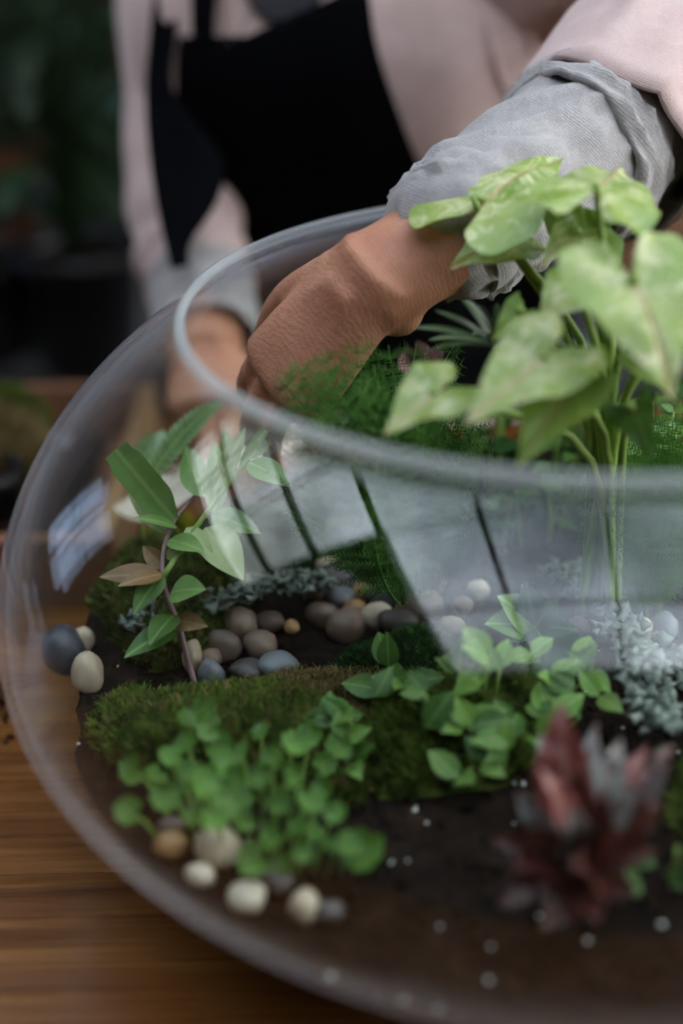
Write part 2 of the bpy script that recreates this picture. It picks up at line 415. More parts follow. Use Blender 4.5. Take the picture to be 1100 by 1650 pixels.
structure(box('trim_6', (X0 - .1, X0, Y0, WY0, WZ0, ZC), M['wall']))
structure(box('trim_7', (X0 - .1, X0, WY1, Y1, WZ0, ZC), M['wall']))
structure(box('trim_8', (X0 - .1, X0, WY0, WY1, WZ1, ZC), M['wall']))
glazing('window_2', WY0, WY1, WZ0, WZ1, 2, 2, X0 - .05, 'x', 'pane_tinted')

VY0, VY1, VZ0, VZ1 = -1.7, .9, .05, 1.7          # big side window at the right
structure(box('wall_right', (X1, X1 + .1, Y0, Y1, ZF, VZ0), M['wall']))
structure(box('trim_9', (X1, X1 + .1, Y0, VY0, VZ0, ZC), M['wall']))
structure(box('trim_10', (X1, X1 + .1, VY1, Y1, VZ0, ZC), M['wall']))
structure(box('trim_11', (X1, X1 + .1, VY0, VY1, VZ1, ZC), M['wall']))
glazing('window_4', VY0, VY1, VZ0, VZ1, 4, 2, X1 + .05, 'x', 'pane_clear')
# ------------------------------------------------------------------ the table
TB = thing('work_table', 'varnished brown plank table under the glass bowl', 'table', Vector((0, -.1, ZF)))
yp = [-.75, -.52, -.30, -.085, .12, .335, .55]
for a, b in zip(yp[:-1], yp[1:]):
    box('plank', (-1.1, 1.0, a + .0002, b - .0002, -.035, 0), M['table'], TB, 0.0, loc=Vector((rnd.uniform(-.5, .5), a, 0)))
box('apron_rail', (-1.02, .92, -.68, -.655, -.12, -.036), M['table'], TB); box('apron_rail', (-1.02, .92, .46, .485, -.12, -.036), M['table'], TB)
for x in (-1.04, .86):
    for y in (-.70, .43): box('leg', (x, x + .08, y, y + .08, ZF, -.036), M['table'], TB, .004)

# ------------------------------------------------------------------ the glass bowl
ZE, RA, BU, BL = .135, .315, .2098, .132          # equator height, radius, upper and lower half axes
ZR, TH = .2955, .0045
def rad(z, off=0.0):
    q = (z - ZE) / (BU if z > ZE else BL)
    return max(0.0, RA * math.sqrt(max(0, 1 - q * q)) - off)
prof = [(0.0005, .004)]
for i in range(1, 8): prof.append((.11 * i / 7, .003))
a0 = math.asin((.006 - ZE) / BL)
n = 30
for i in range(n + 1):
    a = a0 * (1 - i / n); prof.append((max(.115, RA * math.cos(a)), ZE + BL * math.sin(a)))
a1 = math.asin((ZR - .003 - ZE) / BU)
for i in range(1, n + 1):
    a = a1 * i / n; prof.append((RA * math.cos(a), ZE + BU * math.sin(a)))
outer = list(prof)
inner = []
for i, (r, z) in enumerate(outer):
    p, q = outer[max(0, i - 1)], outer[min(len(outer) - 1, i + 1)]
    d = Vector((q[0] - p[0], q[1] - p[1])).normalized()
    inner.append((max(.0005, r - d.y * TH), z + d.x * TH))
RIMR = outer[-1][0] - .0015
BW = thing('glass_bowl', 'large clear round glass bowl planted as a terrarium on the table', 'bowl', Vector((0, 0, 0)))
V, Fc = lathe(outer + inner[::-1], 192)
mk('bowl_wall', V, Fc, M['glass'], BW)
ring = [Vector((RIMR * math.cos(2 * PI * i / 192), RIMR * math.sin(2 * PI * i / 192), ZR)) for i in range(193)]
lip = [(RIMR + .0030 * math.cos(a), ZR + .0030 * math.sin(a)) for a in [2 * PI * i / 14 for i in range(15)]]
V, Fc = lathe(lip, 192); mk('rolled_rim', V, Fc, M['rim'], BW)

# ------------------------------------------------------------------ soil in the bowl
def soil_h(x, y):
    r = math.hypot(x, y)
    h = .083 + .010 * noise.noise(Vector((x * 9, y * 9, 1.3))) + .005 * noise.noise(Vector((x * 35, y * 35, 4)))
    h += .014 * max(0, 1 - ((x + .02) ** 2 + (y - .16) ** 2) / .03) + .010 * max(0, 1 - ((x - .06) ** 2 + (y + .02) ** 2) / .03)
    return h
sv, sf = [], []
kk, rr = 120, 34
prof_s = []
for i in range(rr + 1): prof_s.append(i / rr)
for i in range(rr + 1):
    for j in range(kk):
        a = 2 * PI * j / kk; q = max(.002, prof_s[i]); rm = rad(.085, TH + .002)
        x, y = q * rm * math.cos(a), q * rm * math.sin(a); z = soil_h(x, y)
        lim = rad(z, TH + .0025); s = min(1, lim / max(1e-5, math.hypot(x, y)))
        sv.append(Vector((x * s, y * s, z)))
for i in range(1, 13):
    for j in range(kk):
        a = 2 * PI * j / kk; top = sv[rr * kk + j].z; z = top + (.0115 - top) * i / 12
        r_ = rad(z, TH + .0025); sv.append(Vector((r_ * math.cos(a), r_ * math.sin(a), z)))
nr = rr + 13
for i in range(nr - 1):
    for j in range(kk):
        a, b = i * kk + j, i * kk + (j + 1) % kk; sf.append((a, b, b + kk, a + kk))
sf.append(tuple((nr - 1) * kk + j for j in range(kk)))
so = mk('potting_soil', sv, sf, M['soil'], None, loc=Vector((0, 0, .012)))
tag(so, 'dark crumbly potting soil filling the bottom of the glass bowl', 'soil', kind='stuff')
def crumbs(name, n, material, rng, fn, rmin, rmax, label, cat, parent=None):
    parts = []
    for i in range(n):
        c = fn(rng); r = rng.uniform(rmin, rmax)
        v, f = ball(Vector((0, 0, 0)), r, 1, (rng.uniform(.7, 1.3), rng.uniform(.7, 1.3), rng.uniform(.6, 1)))
        parts.append(([c + q for q in v], f))
    V, Fc = join(*parts); o = mk(name, V, Fc, material, parent)
    if label: tag(o, label, cat, kind='stuff')
    else: o['kind'] = 'stuff'
    return o
def on_soil(rng, lim=.27):
    while True:
        x, y = rng.uniform(-lim, lim), rng.uniform(-lim, lim)
        if x * x + y * y < lim * lim: return Vector((x, y, soil_h(x, y) + .0005))
def front_glass(rng):
    a = rng.uniform(-PI * .98, -PI * .18); z = rng.uniform(.022, .082); r_ = rad(z, TH + .0028)
    return Vector((r_ * math.cos(a), r_ * math.sin(a), z))
rg = random.Random(5)
crumbs('perlite', 300, M['perlite'], rg, lambda q: on_soil(q) if q.random() < .45 else front_glass(q), .0008, .0018,
       'white perlite grains scattered through the soil of the bowl', 'perlite')
crumbs('soil_crumbs', 900, M['soil'], rg, on_soil, .0015, .0045, 'loose dark soil crumbs lying on the soil in the bowl', 'soil')

# ------------------------------------------------------------------ moss
def hill(cx, cy, rx, ry, h, rot, seed):
    def f(x, y):
        dx, dy = x - cx, y - cy; c, s = math.cos(rot), math.sin(rot)
        u, v = (dx * c + dy * s) / rx, (-dx * s + dy * c) / ry
        q = u * u + v * v
        nn = noise.noise(Vector((x * 22, y * 22, seed)))
        q *= 1 + .5 * nn
        return q, h * max(0, 1 - q) ** .6 * (1 + .25 * noise.noise(Vector((x * 60, y * 60, seed + 5))))
    return f
def moss(label, cx, cy, rx, ry, h, rot, material, n, seed, tall=.006, base=None, dry=None):
    rg = random.Random(seed); f = hill(cx, cy, rx, ry, h, rot, seed)
    bz = base if base is not None else soil_h(cx, cy)
    o = thing('moss_clump', label, 'moss', Vector((cx, cy, bz)), 'moss clumps in the glass bowl' if base is None else 'moss clumps in the wooden tray')
    g = 26; V = []; Fc = []; idx = {}
    L = max(rx, ry) * 1.45
    gz = (lambda x, y: soil_h(x, y)) if base is None else (lambda x, y: base)
    for i in range(g + 1):
        for j in range(g + 1):
            x, y = cx - L + 2 * L * i / g, cy - L + 2 * L * j / g
            q, z = f(x, y)
            if q < 1.15 and (base is not None or math.hypot(x, y) < rad(gz(x, y) + z, TH + .004)): idx[i, j] = len(V); V.append(Vector((x, y, gz(x, y) + z - .0015)))
    for i in range(g):
        for j in range(g):
            k = [(i, j), (i + 1, j), (i + 1, j + 1), (i, j + 1)]
            if all(q in idx for q in k): Fc.append(tuple(idx[q] for q in k))
    mk('mat', V, Fc, material, o)
    V, Fc = [], []; V2, F2 = [], []
    c = 0
    while c < n:
        x, y = cx + rg.uniform(-L, L), cy + rg.uniform(-L, L); q, z = f(x, y)
        if q > 1: continue
        p = Vector((x, y, gz(x, y) + z - .002))
        c += 1
        if base is None and math.hypot(x, y) > rad(p.z, TH + .006): continue
        d = Vector((rg.gauss(0, .55) + (x - cx) / rx * .4, rg.gauss(0, .55) + (y - cy) / ry * .4, 1)).normalized()
        l = tall * rg.uniform(.5, 1.4); s = d.orthogonal().normalized(); s.rotate(Matrix.Rotation(rg.uniform(0, 6.28), 3, d)); s *= l * .16
        e = p + d * l
        if base is None and math.hypot(e.x, e.y) > rad(e.z, TH + .002): continue
        W, Fq = (V2, F2) if (dry and rg.random() < dry) else (V, Fc)
        k = len(W); mid = p + d * l * .5
        W += [p, mid + s, e, mid - s]; Fq.append((k, k + 1, k + 2, k + 3))
        for t in (.45, .75):
            b = p + d * l * t; sd = s * rg.choice((-1, 1)) * 3.2 + d * l * .28; k = len(W)
            W += [b, b + sd * .6 + s * .5, b + sd]; Fq.append((k, k + 1, k + 2))
    mk('tufts', V, Fc, material, o)['kind'] = 'stuff'
    if F2: mk('dry_tufts', V2, F2, M['mossdry'], o)['kind'] = 'stuff'
    return o
moss('bushy green moss against the glass behind the two edge pebbles', -.232, .055, .046, .06, .026, .2, M['moss'], 5200, 31, .008, dry=.12)
moss('small dark moss cushion behind the pebbles of the left edge', -.185, .125, .05, .035, .02, .1, M['mossdark'], 3600, 32, .007)
moss('bright yellow moss tuft at the left back of the bowl', -.235, .125, .018, .016, .026, 0, M['mossyellow'], 1500, 33, .006)
moss('wide green moss bed behind the round-leaved plant', -.185, -.085, .075, .042, .024, -.35, M['moss'], 6500, 34, .009, dry=.22)
moss('dry brownish moss patch in front of the pebble heap', -.125, -.052, .05, .026, .014, -.1, M['mossdry'], 3200, 35, .008, dry=.4)
moss('round dark green moss cushion in front of the orange pebbles', -.098, -.022, .032, .026, .022, .1, M['mossdark'], 3200, 36, .006)
moss('tall green moss mound behind the curved reflection', -.065, -.085, .06, .04, .028, .3, M['moss'], 4200, 37, .008)
moss('dark moss hummock under the feathery fern', -.055, .16, .09, .055, .035, .1, M['mossdark'], 5200, 38, .008)
moss('green moss at the right of the red rosette', .075, -.16, .04, .06, .03, .1, M['moss'], 4200, 39, .009)
moss('small moss cushion inside the ring of dark stones', -.085, .088, .02, .014, .018, .1, M['moss'], 1500, 40, .005)

# ------------------------------------------------------------------ pebbles
pmesh = []
for s in range(9):
    rg = random.Random(100 + s)
    bm = bmesh.new(); bmesh.ops.create_icosphere(bm, subdivisions=3, radius=1)
    o3 = Vector((rg.uniform(0, 50), rg.uniform(0, 50), rg.uniform(0, 50)))
    for v in bm.verts:
        d = v.co.normalized(); v.co = d * (1 + .22 * noise.noise(d * .9 + o3) + .06 * noise.noise(d * 2.4 + o3))
    me = bpy.data.meshes.new('pebble'); bm.to_mesh(me); bm.free()
    me.polygons.foreach_set('use_smooth', [True] * len(me.polygons)); me.materials.append(PEB[0]); pmesh.append(me)
def pebble(px, py, wpx, hpx, ci, label, lift=0.0, rot=None, z=None, group='pebbles in the glass bowl'):
    p = PZ(px, py, .09)
    for _ in range(3): p = PZ(px, py, soil_h(p.x, p.y) + lift + .006 if z is None else z)
    t = (p - CAM).dot(fw); a, b = R(wpx, t) * .57, R(hpx, t) * .57
    o = bpy.data.objects.new('pebble', rnd.choice(pmesh)); COL.objects.link(o)
    o.scale = (a, rnd.uniform(.8, 1.1) * (a + b) / 2, b); o.rotation_euler = (rnd.uniform(-.3, .3), (rot or 0), rnd.uniform(-.5, .5))
    o.location = p
    if o.data.users > 0: pass
    o.material_slots[0].link = 'OBJECT'; o.material_slots[0].material = PEB[ci]
    tag(o, label, 'pebble', group); return o
for a in [(102, 1050, 62, 72, 7, 'large dark slate pebble at the left glass wall'), (140, 1088, 46, 66, 2, 'cream pebble beside the dark slate pebble at the left wall'),
          (135, 1030, 28, 44, 2, 'small tan pebble behind the cream one at the left wall'),
          (385, 1008, 50, 52, 0, 'brown pinkish pebble at the left of the heap'), (360, 1040, 52, 52, 4, 'dark brown pebble at the left front of the heap'),
          (434, 1002, 46, 32, 4, 'flat reddish brown pebble beneath the lichen'), (420, 1040, 50, 46, 0, 'wedge shaped taupe pebble in the middle of the heap'),
          (446, 1072, 60, 42, 6, 'blue grey pebble at the front of the heap'), (400, 1078, 52, 30, 1, 'dull grey pebble at the front foot of the heap'),
          (340, 1085, 40, 44, 6, 'slate pebble at the left foot of the heap'), (470, 1010, 22, 22, 3, 'tiny orange pebble beneath the lichen'),
          (520, 990, 52, 40, 0, 'round brown pebble in the middle row'), (512, 955, 46, 44, 4, 'brown pebble behind the middle row'),
          (545, 962, 56, 34, 6, 'flat blue grey pebble behind the middle row'), (560, 1010, 62, 60, 0, 'large taupe pebble in front of the orange ones'),
          (572, 986, 40, 34, 3, 'amber orange pebble next to the cream one'), (608, 994, 54, 46, 5, 'pale cream and orange pebble in the heap'),
          (565, 930, 84, 42, 1, 'long dark flat stone at the back of the heap'), (535, 912, 46, 32, 2, 'pale tan pebble behind the dark flat stone'),
          (586, 948, 44, 26, 3, 'brown pebble under the long dark stone'), (650, 955, 110, 56, 7, 'wide black stone at the right of the heap'),
          (664, 982, 50, 48, 4, 'dark brown pebble under the black stone'), (640, 1000, 58, 36, 1, 'charcoal pebble right of the cream one'),
          (692, 975, 40, 44, 0, 'tan pebble at the right end of the heap'), (648, 1040, 34, 30, 5, 'small cream pebble behind the moss cushion'),
          (640, 1062, 36, 24, 2, 'small flat tan pebble beside the moss cushion'),
          (350, 1366, 68, 62, 2, 'largest cream pebble in front of the round leaves'), (322, 1412, 44, 40, 5, 'white pebble below the large cream one'),
          (398, 1446, 54, 44, 5, 'oval white pebble close to the front glass'), (490, 1462, 44, 60, 2, 'upright tan pebble close to the front glass'),
          (530, 1470, 44, 36, 1, 'grey pebble next to the upright tan one'), (278, 1335, 44, 36, 4, 'small brown pebble at the front left edge'),
          (275, 1362, 52, 40, 3, 'dull orange brown pebble at the front left edge'), (445, 1420, 50, 40, 1, 'dark grey pebble behind the white oval one'),
          (728, 1005, 34, 26, 2, 'small tan pebble seen through the blue reflection'), (1030, 1012, 34, 40, 2, 'tan pebble beside the pale lichen'),
          (1070, 1010, 38, 42, 6, 'pale grey pebble beside the tan one at the lichen'), (745, 975, 30, 26, 0, 'small brown pebble behind the blue reflection'),
          (770, 950, 34, 26, 5, 'pale pebble behind the blue reflection'), (700, 940, 30, 26, 4, 'brown pebble behind the black stone'),
          (930, 1010, 34, 28, 4, 'brown pebble at the foot of the arrowhead plant'), (718, 830, 30, 22, 2, 'small pale pebble far back under the fern'),
          (340, 1060, 30, 26, 0, 'little brown pebble left of the heap'), (310, 1060, 30, 60, 2, 'pale upright pebble beside the purple stem')]:
    pebble(*a)

# ------------------------------------------------------------------ lichen
def lichen(label, pts, width, n, seed, s0=.0022, s1=.0048):
    rg = random.Random(seed); parts = []
    path = catmull(pts, 40)
    for i in range(n):
        k = rg.randrange(40); c = path[k] + Vector((rg.gauss(0, width), rg.gauss(0, width), abs(rg.gauss(0, width * .6))))
        # a frilled lobe: a small cupped, wavy disc with thickness
        r = rg.uniform(s0, s1); nrm = Vector((rg.gauss(0, .6), rg.gauss(-.3, .6), 1)).normalized(); u = nrm.orthogonal().normalized(); v = nrm.cross(u)
        ph = rg.uniform(0, 6); V = [c - nrm * r * .35]; Fc = []
        for j in range(8):
            a = 2 * PI * j / 8; q = r * (1 + .35 * math.sin(3 * a + ph)); V.append(c + u * q * math.cos(a) + v * q * math.sin(a) + nrm * (r * .35 * math.sin(2 * a + ph)))
        V.append(c + nrm * r * .18)
        for j in range(8): Fc += [(0, 1 + (j + 1) % 8, 1 + j), (9, 1 + j, 1 + (j + 1) % 8)]
        parts.append((V, Fc))
    core = tube(path, [width * .9] * 40, 8)
    V, Fc = join(core, *parts)
    return V, Fc
for lab, pts, wd, n_, s in [
    ('crusty grey green lichen strand behind the pebble heap', [PZ(225, 1000, .10), PZ(300, 985, .10), PZ(370, 965, .105), PZ(440, 945, .105), PZ(520, 940, .10)], .0045, 420, 61),
    ('pale frosty lichen branch at the right of the bowl', [PZ(900, 925, .10), PZ(960, 960, .105), PZ(1010, 1030, .11), PZ(1040, 1100, .115), PZ(1060, 1170, .11)], .0062, 520, 62),
    ('pale lichen cushion at the right edge behind the frosty branch', [PZ(1085, 1070, .10), PZ(1115, 1085, .10), PZ(1150, 1110, .10)], .006, 180, 63)]:
    V, Fc = lichen(lab, pts, wd, n_, s)
    tag(mk('lichen', V, Fc, M['lichen'], None, loc=pts[0]), lab, 'lichen', 'lichen pieces in the glass bowl')

# ------------------------------------------------------------------ leaves
def fr_of(B, T, nh):
    y = (T - B); L = y.length; y.normalize(); x = y.cross(nh).normalized(); z = x.cross(y).normalized(); return L, x, y, z
TOCAM = (CAM - Vector((0, 0, .25))).normalized()
NH = (TOCAM + Vector((0, 0, .9))).normalized()
def arrow_leaf(name, B, T, material, parent, nh=NH, wid=.62, fold=.22, droop=.25, lobe=.55, wave=.03, seed=0, spread=.52):
    """arrowhead leaf: B where the stalk meets the blade, T the tip"""
    L, x, y, z = fr_of(B, T, nh); rg = random.Random(seed)
    # half outline from tip to sinus, in units of L
    half = [(0, 1.0), (.07, .88), (.20, .66), (.36, .42), (.50, .18), (.58, -.02), (.60, -.20), (spread, -.40), (.38, -lobe), (.22, -lobe * .98), (.09, -lobe * .62), (.025, -.10), (.0, .01)]
    half = [(a * wid / .6, b) for a, b in half]
    hp = catmull([Vector((a, b, 0)) for a, b in half], 30)
    out = [Vector((p.x, p.y, 0)) for p in hp] + [Vector((-p.x, p.y, 0)) for p in hp[-2:0:-1]]
    n = len(out); rings = 7; V, UV, Fc = [], [], []
    ph = rg.uniform(0, 6)
    def d3(u, v, rr, k):
        zz = fold * abs(u) - droop * (max(0, v) ** 2) - droop * .7 * (min(0, v) ** 2) - .25 * u * u
        zz += wave * rr * rr * math.sin(9 * 2 * PI * k / n + ph) + .02 * math.sin(7 * v + 4 * abs(u) + ph)
        return B + (x * u + y * v + z * zz) * L
    V.append(d3(0, .0, 0, 0)); UV.append((0, 0))
    for q in range(1, rings + 1):
        rr = q / rings
        for k, p in enumerate(out):
            u, v = p.x * rr, p.y * rr; V.append(d3(u, v, rr, k)); UV.append((u, v))
    for k in range(n): Fc.append((0, 1 + k, 1 + (k + 1) % n))
    for q in range(rings - 1):
        for k in range(n):
            a, b = 1 + q * n + k, 1 + q * n + (k + 1) % n; Fc.append((a, a + n, b + n, b))
    return mk(name, V, Fc, material, parent, uv=UV, loc=B)
def blade(name, B, T, material, parent, nh=NH, wid=.3, fold=.15, droop=.2, shape='ovate', nseg=12, wave=0.0, seed=0, arch=0.0, thick=0):
    """simple leaf B to T; wid is full width over length"""
    L, x, y, z = fr_of(B, T, nh); V, UV, Fc = [], [], []; rg = random.Random(seed); ph = rg.uniform(0, 6)
    cols = 5
    for i in range(nseg + 1):
        s = i / nseg
        if shape == 'ovate': w_ = math.sin(PI * s ** .75) ** .85
        elif shape == 'strap': w_ = min(1, s * 5 + .35) * (1 - max(0, (s - .6) / .4) ** 2.2)
        elif shape == 'round': w_ = math.sqrt(max(0, 1 - (2 * s - 1) ** 2))
        elif shape == 'blunt': w_ = min(1, s * 2.5 + .25) * (1 if s < .9 else .8)
        else: w_ = math.sin(PI * s) ** .6 * (1 - .3 * s)
        w_ = max(w_, .02) * wid / 2
        for j in range(cols):
            q = j / (cols - 1) * 2 - 1; u = q * w_
            zz = fold * abs(u) + arch * math.sin(PI * s) - droop * s * s + droop * s + wave * abs(q) * math.sin(s * 17 + ph + (q > 0))
            V.append(B + (x * u + y * s + z * zz) * L); UV.append((u, s))
    for i in range(nseg):
        for j in range(cols - 1):
            a = i * cols + j; Fc.append((a, a + 1, a + cols + 1, a + cols))
    return mk(name, V, Fc, material, parent, uv=UV, loc=B)
def disc_leaf(name, c, r, nrm, material, parent, seed=0, cup=.25):
    """round scalloped leaf with a notch"""
    rg = random.Random(seed); nrm = nrm.normalized(); u = nrm.orthogonal().normalized(); u.rotate(Matrix.Rotation(rg.uniform(0, 6.28), 3, nrm)); v = nrm.cross(u)
    V, UV, Fc = [c.copy()], [(0, 0)], []; n = 28; rings = 4
    for q in range(1, rings + 1):
        for k in range(n):
            a = 2 * PI * k / n; rr = q / rings
            ra = r * rr * (1 + .07 * rr * math.cos(8 * a)) * (1 - .55 * rr * math.exp(-((a - PI) / .22) ** 2))
            V.append(c + u * ra * math.cos(a) + v * ra * math.sin(a) + nrm * r * (cup * rr * rr + .06 * rr * math.sin(3 * a + seed))); UV.append((ra * math.sin(a) / r, ra * math.cos(a) / r))
    for k in range(n): Fc.append((0, 1 + k, 1 + (k + 1) % n))
    for q in range(rings - 1):
        for k in range(n):
            a, b = 1 + q * n + k, 1 + q * n + (k + 1) % n; Fc.append((a, a + n, b + n, b))
    return mk(name, V, Fc, material, parent, uv=UV, loc=c)
def stem(name, pts, r0, r1, material, parent, n=14, k=7):
    p = catmull(pts, n); V, Fc = tube(p, [r0 + (r1 - r0) * i / (n - 1) for i in range(n)], k); return mk(name, V, Fc, material, parent)

# arrowhead plant, the light green one that stands above the rim
SB = Vector((.022, .015, soil_h(.022, .015)))
SY = thing('arrowhead_plant', 'light green arrowhead plant rising above the bowl rim in front of the arm', 'plant', SB)
LV = [  # base px, tip px, (depth base, depth tip), normal hint, width, fold, droop, material, lobe
    ((782, 322), (908, 222), (.742, .765), (-.55, -.55, .68), .62, .04, .16, 'syng', .50),
    ((966, 306), (1006, 236), (.705, .755), (.0, -.45, .9), .50, .0, .22, 'syng', .42),
    ((812, 388), (728, 418), (.75, .735), (-.1, -.6, .8), .55, .25, .2, 'syng', .52),
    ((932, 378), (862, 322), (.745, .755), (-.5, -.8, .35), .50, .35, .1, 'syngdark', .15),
    ((952, 392), (930, 330), (.735, .74), (.2, -.9, .3), .75, .2, -.1, 'syngdark', .7),
    ((928, 378), (868, 418), (.725, .71), (-.2, -.3, .9), .42, .4, .2, 'syng', .2),
    ((1024, 456), (1092, 628), (.655, .63), (.15, -.75, .62), .58, .12, .12, 'syng', .46),
    ((877, 576), (750, 666), (.665, .64), (-.1, -.55, .8), .46, .15, .20, 'syng', .48),
    ((706, 634), (620, 684), (.68, .66), (-.15, -.5, .85), .56, .25, .22, 'syng', .60),
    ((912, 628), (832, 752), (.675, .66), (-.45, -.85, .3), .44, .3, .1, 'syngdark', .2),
    ((925, 468), (868, 505), (.70, .69), (-.25, -.6, .75), .75, .2, .2, 'syng', .6),
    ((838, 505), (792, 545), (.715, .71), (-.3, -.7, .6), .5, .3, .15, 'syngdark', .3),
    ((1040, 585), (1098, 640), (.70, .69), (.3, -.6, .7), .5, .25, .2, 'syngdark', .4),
    ((1020, 660), (1050, 738), (.69, .685), (-.5, -.8, .3), .5, .3, .1, 'bushy', .2),
    ((1130, 480), (1200, 420), (.70, .74), (.1, -.5, .9), .5, .2, .2, 'syng', .5),
]
for i, (b, t, d, nh, wd, fo, dr, mt, lb) in enumerate(LV):
    B, T = PX(*b, d[0]), PX(*t, d[1])
    arrow_leaf('leaf', B, T, M[mt], SY, Vector(nh), wd, fo, dr, lb, seed=i)
    j = Vector((SB.x + rnd.uniform(-.012, .012), SB.y + rnd.uniform(-.012, .012), SB.z))
    mid = j.lerp(B, .55) + Vector(((SB.x - B.x) * .35, (SB.y - B.y) * .35, .02))
    stem('stem', [j, mid, B - (T - B).normalized() * .004 + Vector((0, 0, -.004)), B], .0028, .0015, M['stem'], SY)

# asparagus fern
def needle_frond(parent, B, T, nh, seed, width=.42, arch=.15, material=None):
    rg = random.Random(seed); L, x, y, z = fr_of(B, T, nh)
    def rp(s): return B + (y * s + z * (arch * 4 * s * (1 - s) * .5) + x * .05 * math.sin(3 * s + seed)) * L
    V, Fc = tube([rp(i / 10) for i in range(11)], [.0009 - .0006 * i / 10 for i in range(11)], 5); V = list(V)
    nb = 24
    for i in range(2, nb):
        s = i / nb; w_ = width * L * math.sin(PI * min(1, s * .8 + .18)) ** .9 * rg.uniform(.8, 1.1) * .5
        for sd in (-1, 1):
            b = rp(s); dr = (x * sd * .85 + y * .62 + z * rg.uniform(-.15, .15)).normalized(); e = b + dr * w_
            k = len(V); o = dr.cross(z).normalized() * .00025; V += [b - o, b + o, e]; Fc.append((k, k + 1, k + 2))
            nn = max(4, int(w_ / .0024))
            for q in range(nn):
                c = b + dr * (w_ * (q + .5) / nn); ln = rg.uniform(.0045, .0075) * (1 - .3 * q / nn)
                for s2 in (-1, 1):
                    dd = (dr * .75 + dr.cross(z) * s2 * .7 + z * rg.uniform(-.3, .3)).normalized(); o2 = dd.cross(z).normalized() * .00042
                    k = len(V); V += [c - o2, c + o2, c + dd * ln]; Fc.append((k, k + 1, k + 2))
    return mk('frond', V, Fc, material or M['fern'], parent, smooth=False, loc=B)
FB = PX(650, 760, .80); FB.z = soil_h(FB.x, FB.y) + .03
FE = thing('asparagus_fern', 'feathery dark green asparagus fern below the reaching hand', 'fern', FB)
for i, (x_, y_, t_) in enumerate([(428, 622, .745), (446, 596, .745), (490, 572, .745), (540, 552, .75), (590, 546, .755), (612, 560, .76), (650, 552, .79), (605, 600, .74), (700, 575, .82), (750, 560, .82),
                                  (470, 640, .735), (530, 630, .73), (600, 640, .73), (680, 630, .75), (740, 690, .75), (640, 690, .72), (560, 680, .73), (780, 700, .75), (700, 600, .78), (500, 605, .735), (780, 640, .78), (620, 585, .75), (660, 660, .73), (580, 610, .735)]):
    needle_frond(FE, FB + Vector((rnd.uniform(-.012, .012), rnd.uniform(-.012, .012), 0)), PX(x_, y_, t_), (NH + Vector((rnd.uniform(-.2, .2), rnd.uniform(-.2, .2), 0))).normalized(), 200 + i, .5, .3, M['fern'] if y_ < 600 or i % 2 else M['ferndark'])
# second dark fern at the right back
F2B = PX(1050, 770, .80); F2B.z = soil_h(F2B.x, F2B.y)
FE2 = thing('asparagus_fern', 'dense dark green fern at the right edge behind the arrowhead stems', 'fern', F2B)
for i, (x_, y_, t_) in enumerate([(1020, 680, .80), (1060, 670, .80), (1100, 660, .80), (1120, 700, .78), (1080, 720, .77), (1030, 735, .77), (990, 730, .79), (1110, 740, .76), (1060, 700, .78)]):
    needle_frond(FE2, F2B + Vector((rnd.uniform(-.01, .01), rnd.uniform(-.01, .01), 0)), PX(x_, y_, t_), NH, 260 + i, .55, .15)
# small toothed fern at the right
F3B = PX(1060, 720, .86); F3B.z = soil_h(F3B.x, F3B.y)
FE3 = thing('small_fern', 'small bright fern with toothed leaflets at the right rim', 'fern', F3B)
def pinnate(parent, B, T, nh, n, lw, material, seed, name='frond', arch=.12, lshape='ovate'):
    L, x, y, z = fr_of(B, T, nh)
    def rp(s): return B + (y * s + z * (arch * 4 * s * (1 - s))) * L
    V, Fc = tube([rp(i / 10) for i in range(11)], [.0008] * 11, 6)
    rc = mk(name, V, Fc, M['stem'], parent, loc=B)
    for i in range(1, n + 1):
        s = i / n
        for sd in (-1, 1):
            b = rp(s); l = lw * L * (math.sin(PI * (s * .8 + .12)) ** .7); e = b + (x * sd * .9 + y * .42 + z * .1) * l
            blade('leaflet', b, e, material, rc, (nh + x * sd * .25).normalized(), .62, .1, .15, lshape, 6)
    return rc
for i, (x_, y_, t_) in enumerate([(1010, 655, .84), (1050, 648, .84), (1085, 662, .83), (1030, 690, .82), (1090, 690, .82)]):
    pinnate(FE3, F3B, PX(x_, y_, t_), NH, 9, .2, M['lime'], i)

# ribbon-leaved plant behind the wrist
RB = PX(800, 560, .91)
RB2 = Vector((RB.x, RB.y, soil_h(RB.x, RB.y)))
RP = thing('ribbon_plant', 'dark narrow-leaved plant between the forearm and the arrowhead plant', 'plant', RB2)
stem('stem', [RB2, RB2.lerp(RB, .5) + Vector((.003, 0, 0)), RB], .003, .002, M['stem'], RP)
for i, (x_, y_, t_) in enumerate([(660, 528, .88), (690, 548, .87), (700, 500, .89), (735, 470, .90), (748, 480, .88), (770, 490, .87), (800, 488, .86), (840, 490, .88), (860, 520, .9), (690, 565, .87),
                                  (760, 540, .85), (880, 545, .89), (960, 560, .9), (985, 590, .88), (1010, 570, .9)]):
    T = PX(x_, y_, t_); B = RB + (T - RB) * .05
    blade('leaf', B, T, M['ribbon'], RP, (NH + Vector((0, 0, .4))).normalized(), .10, .35, .28, 'strap', 12, seed=i)
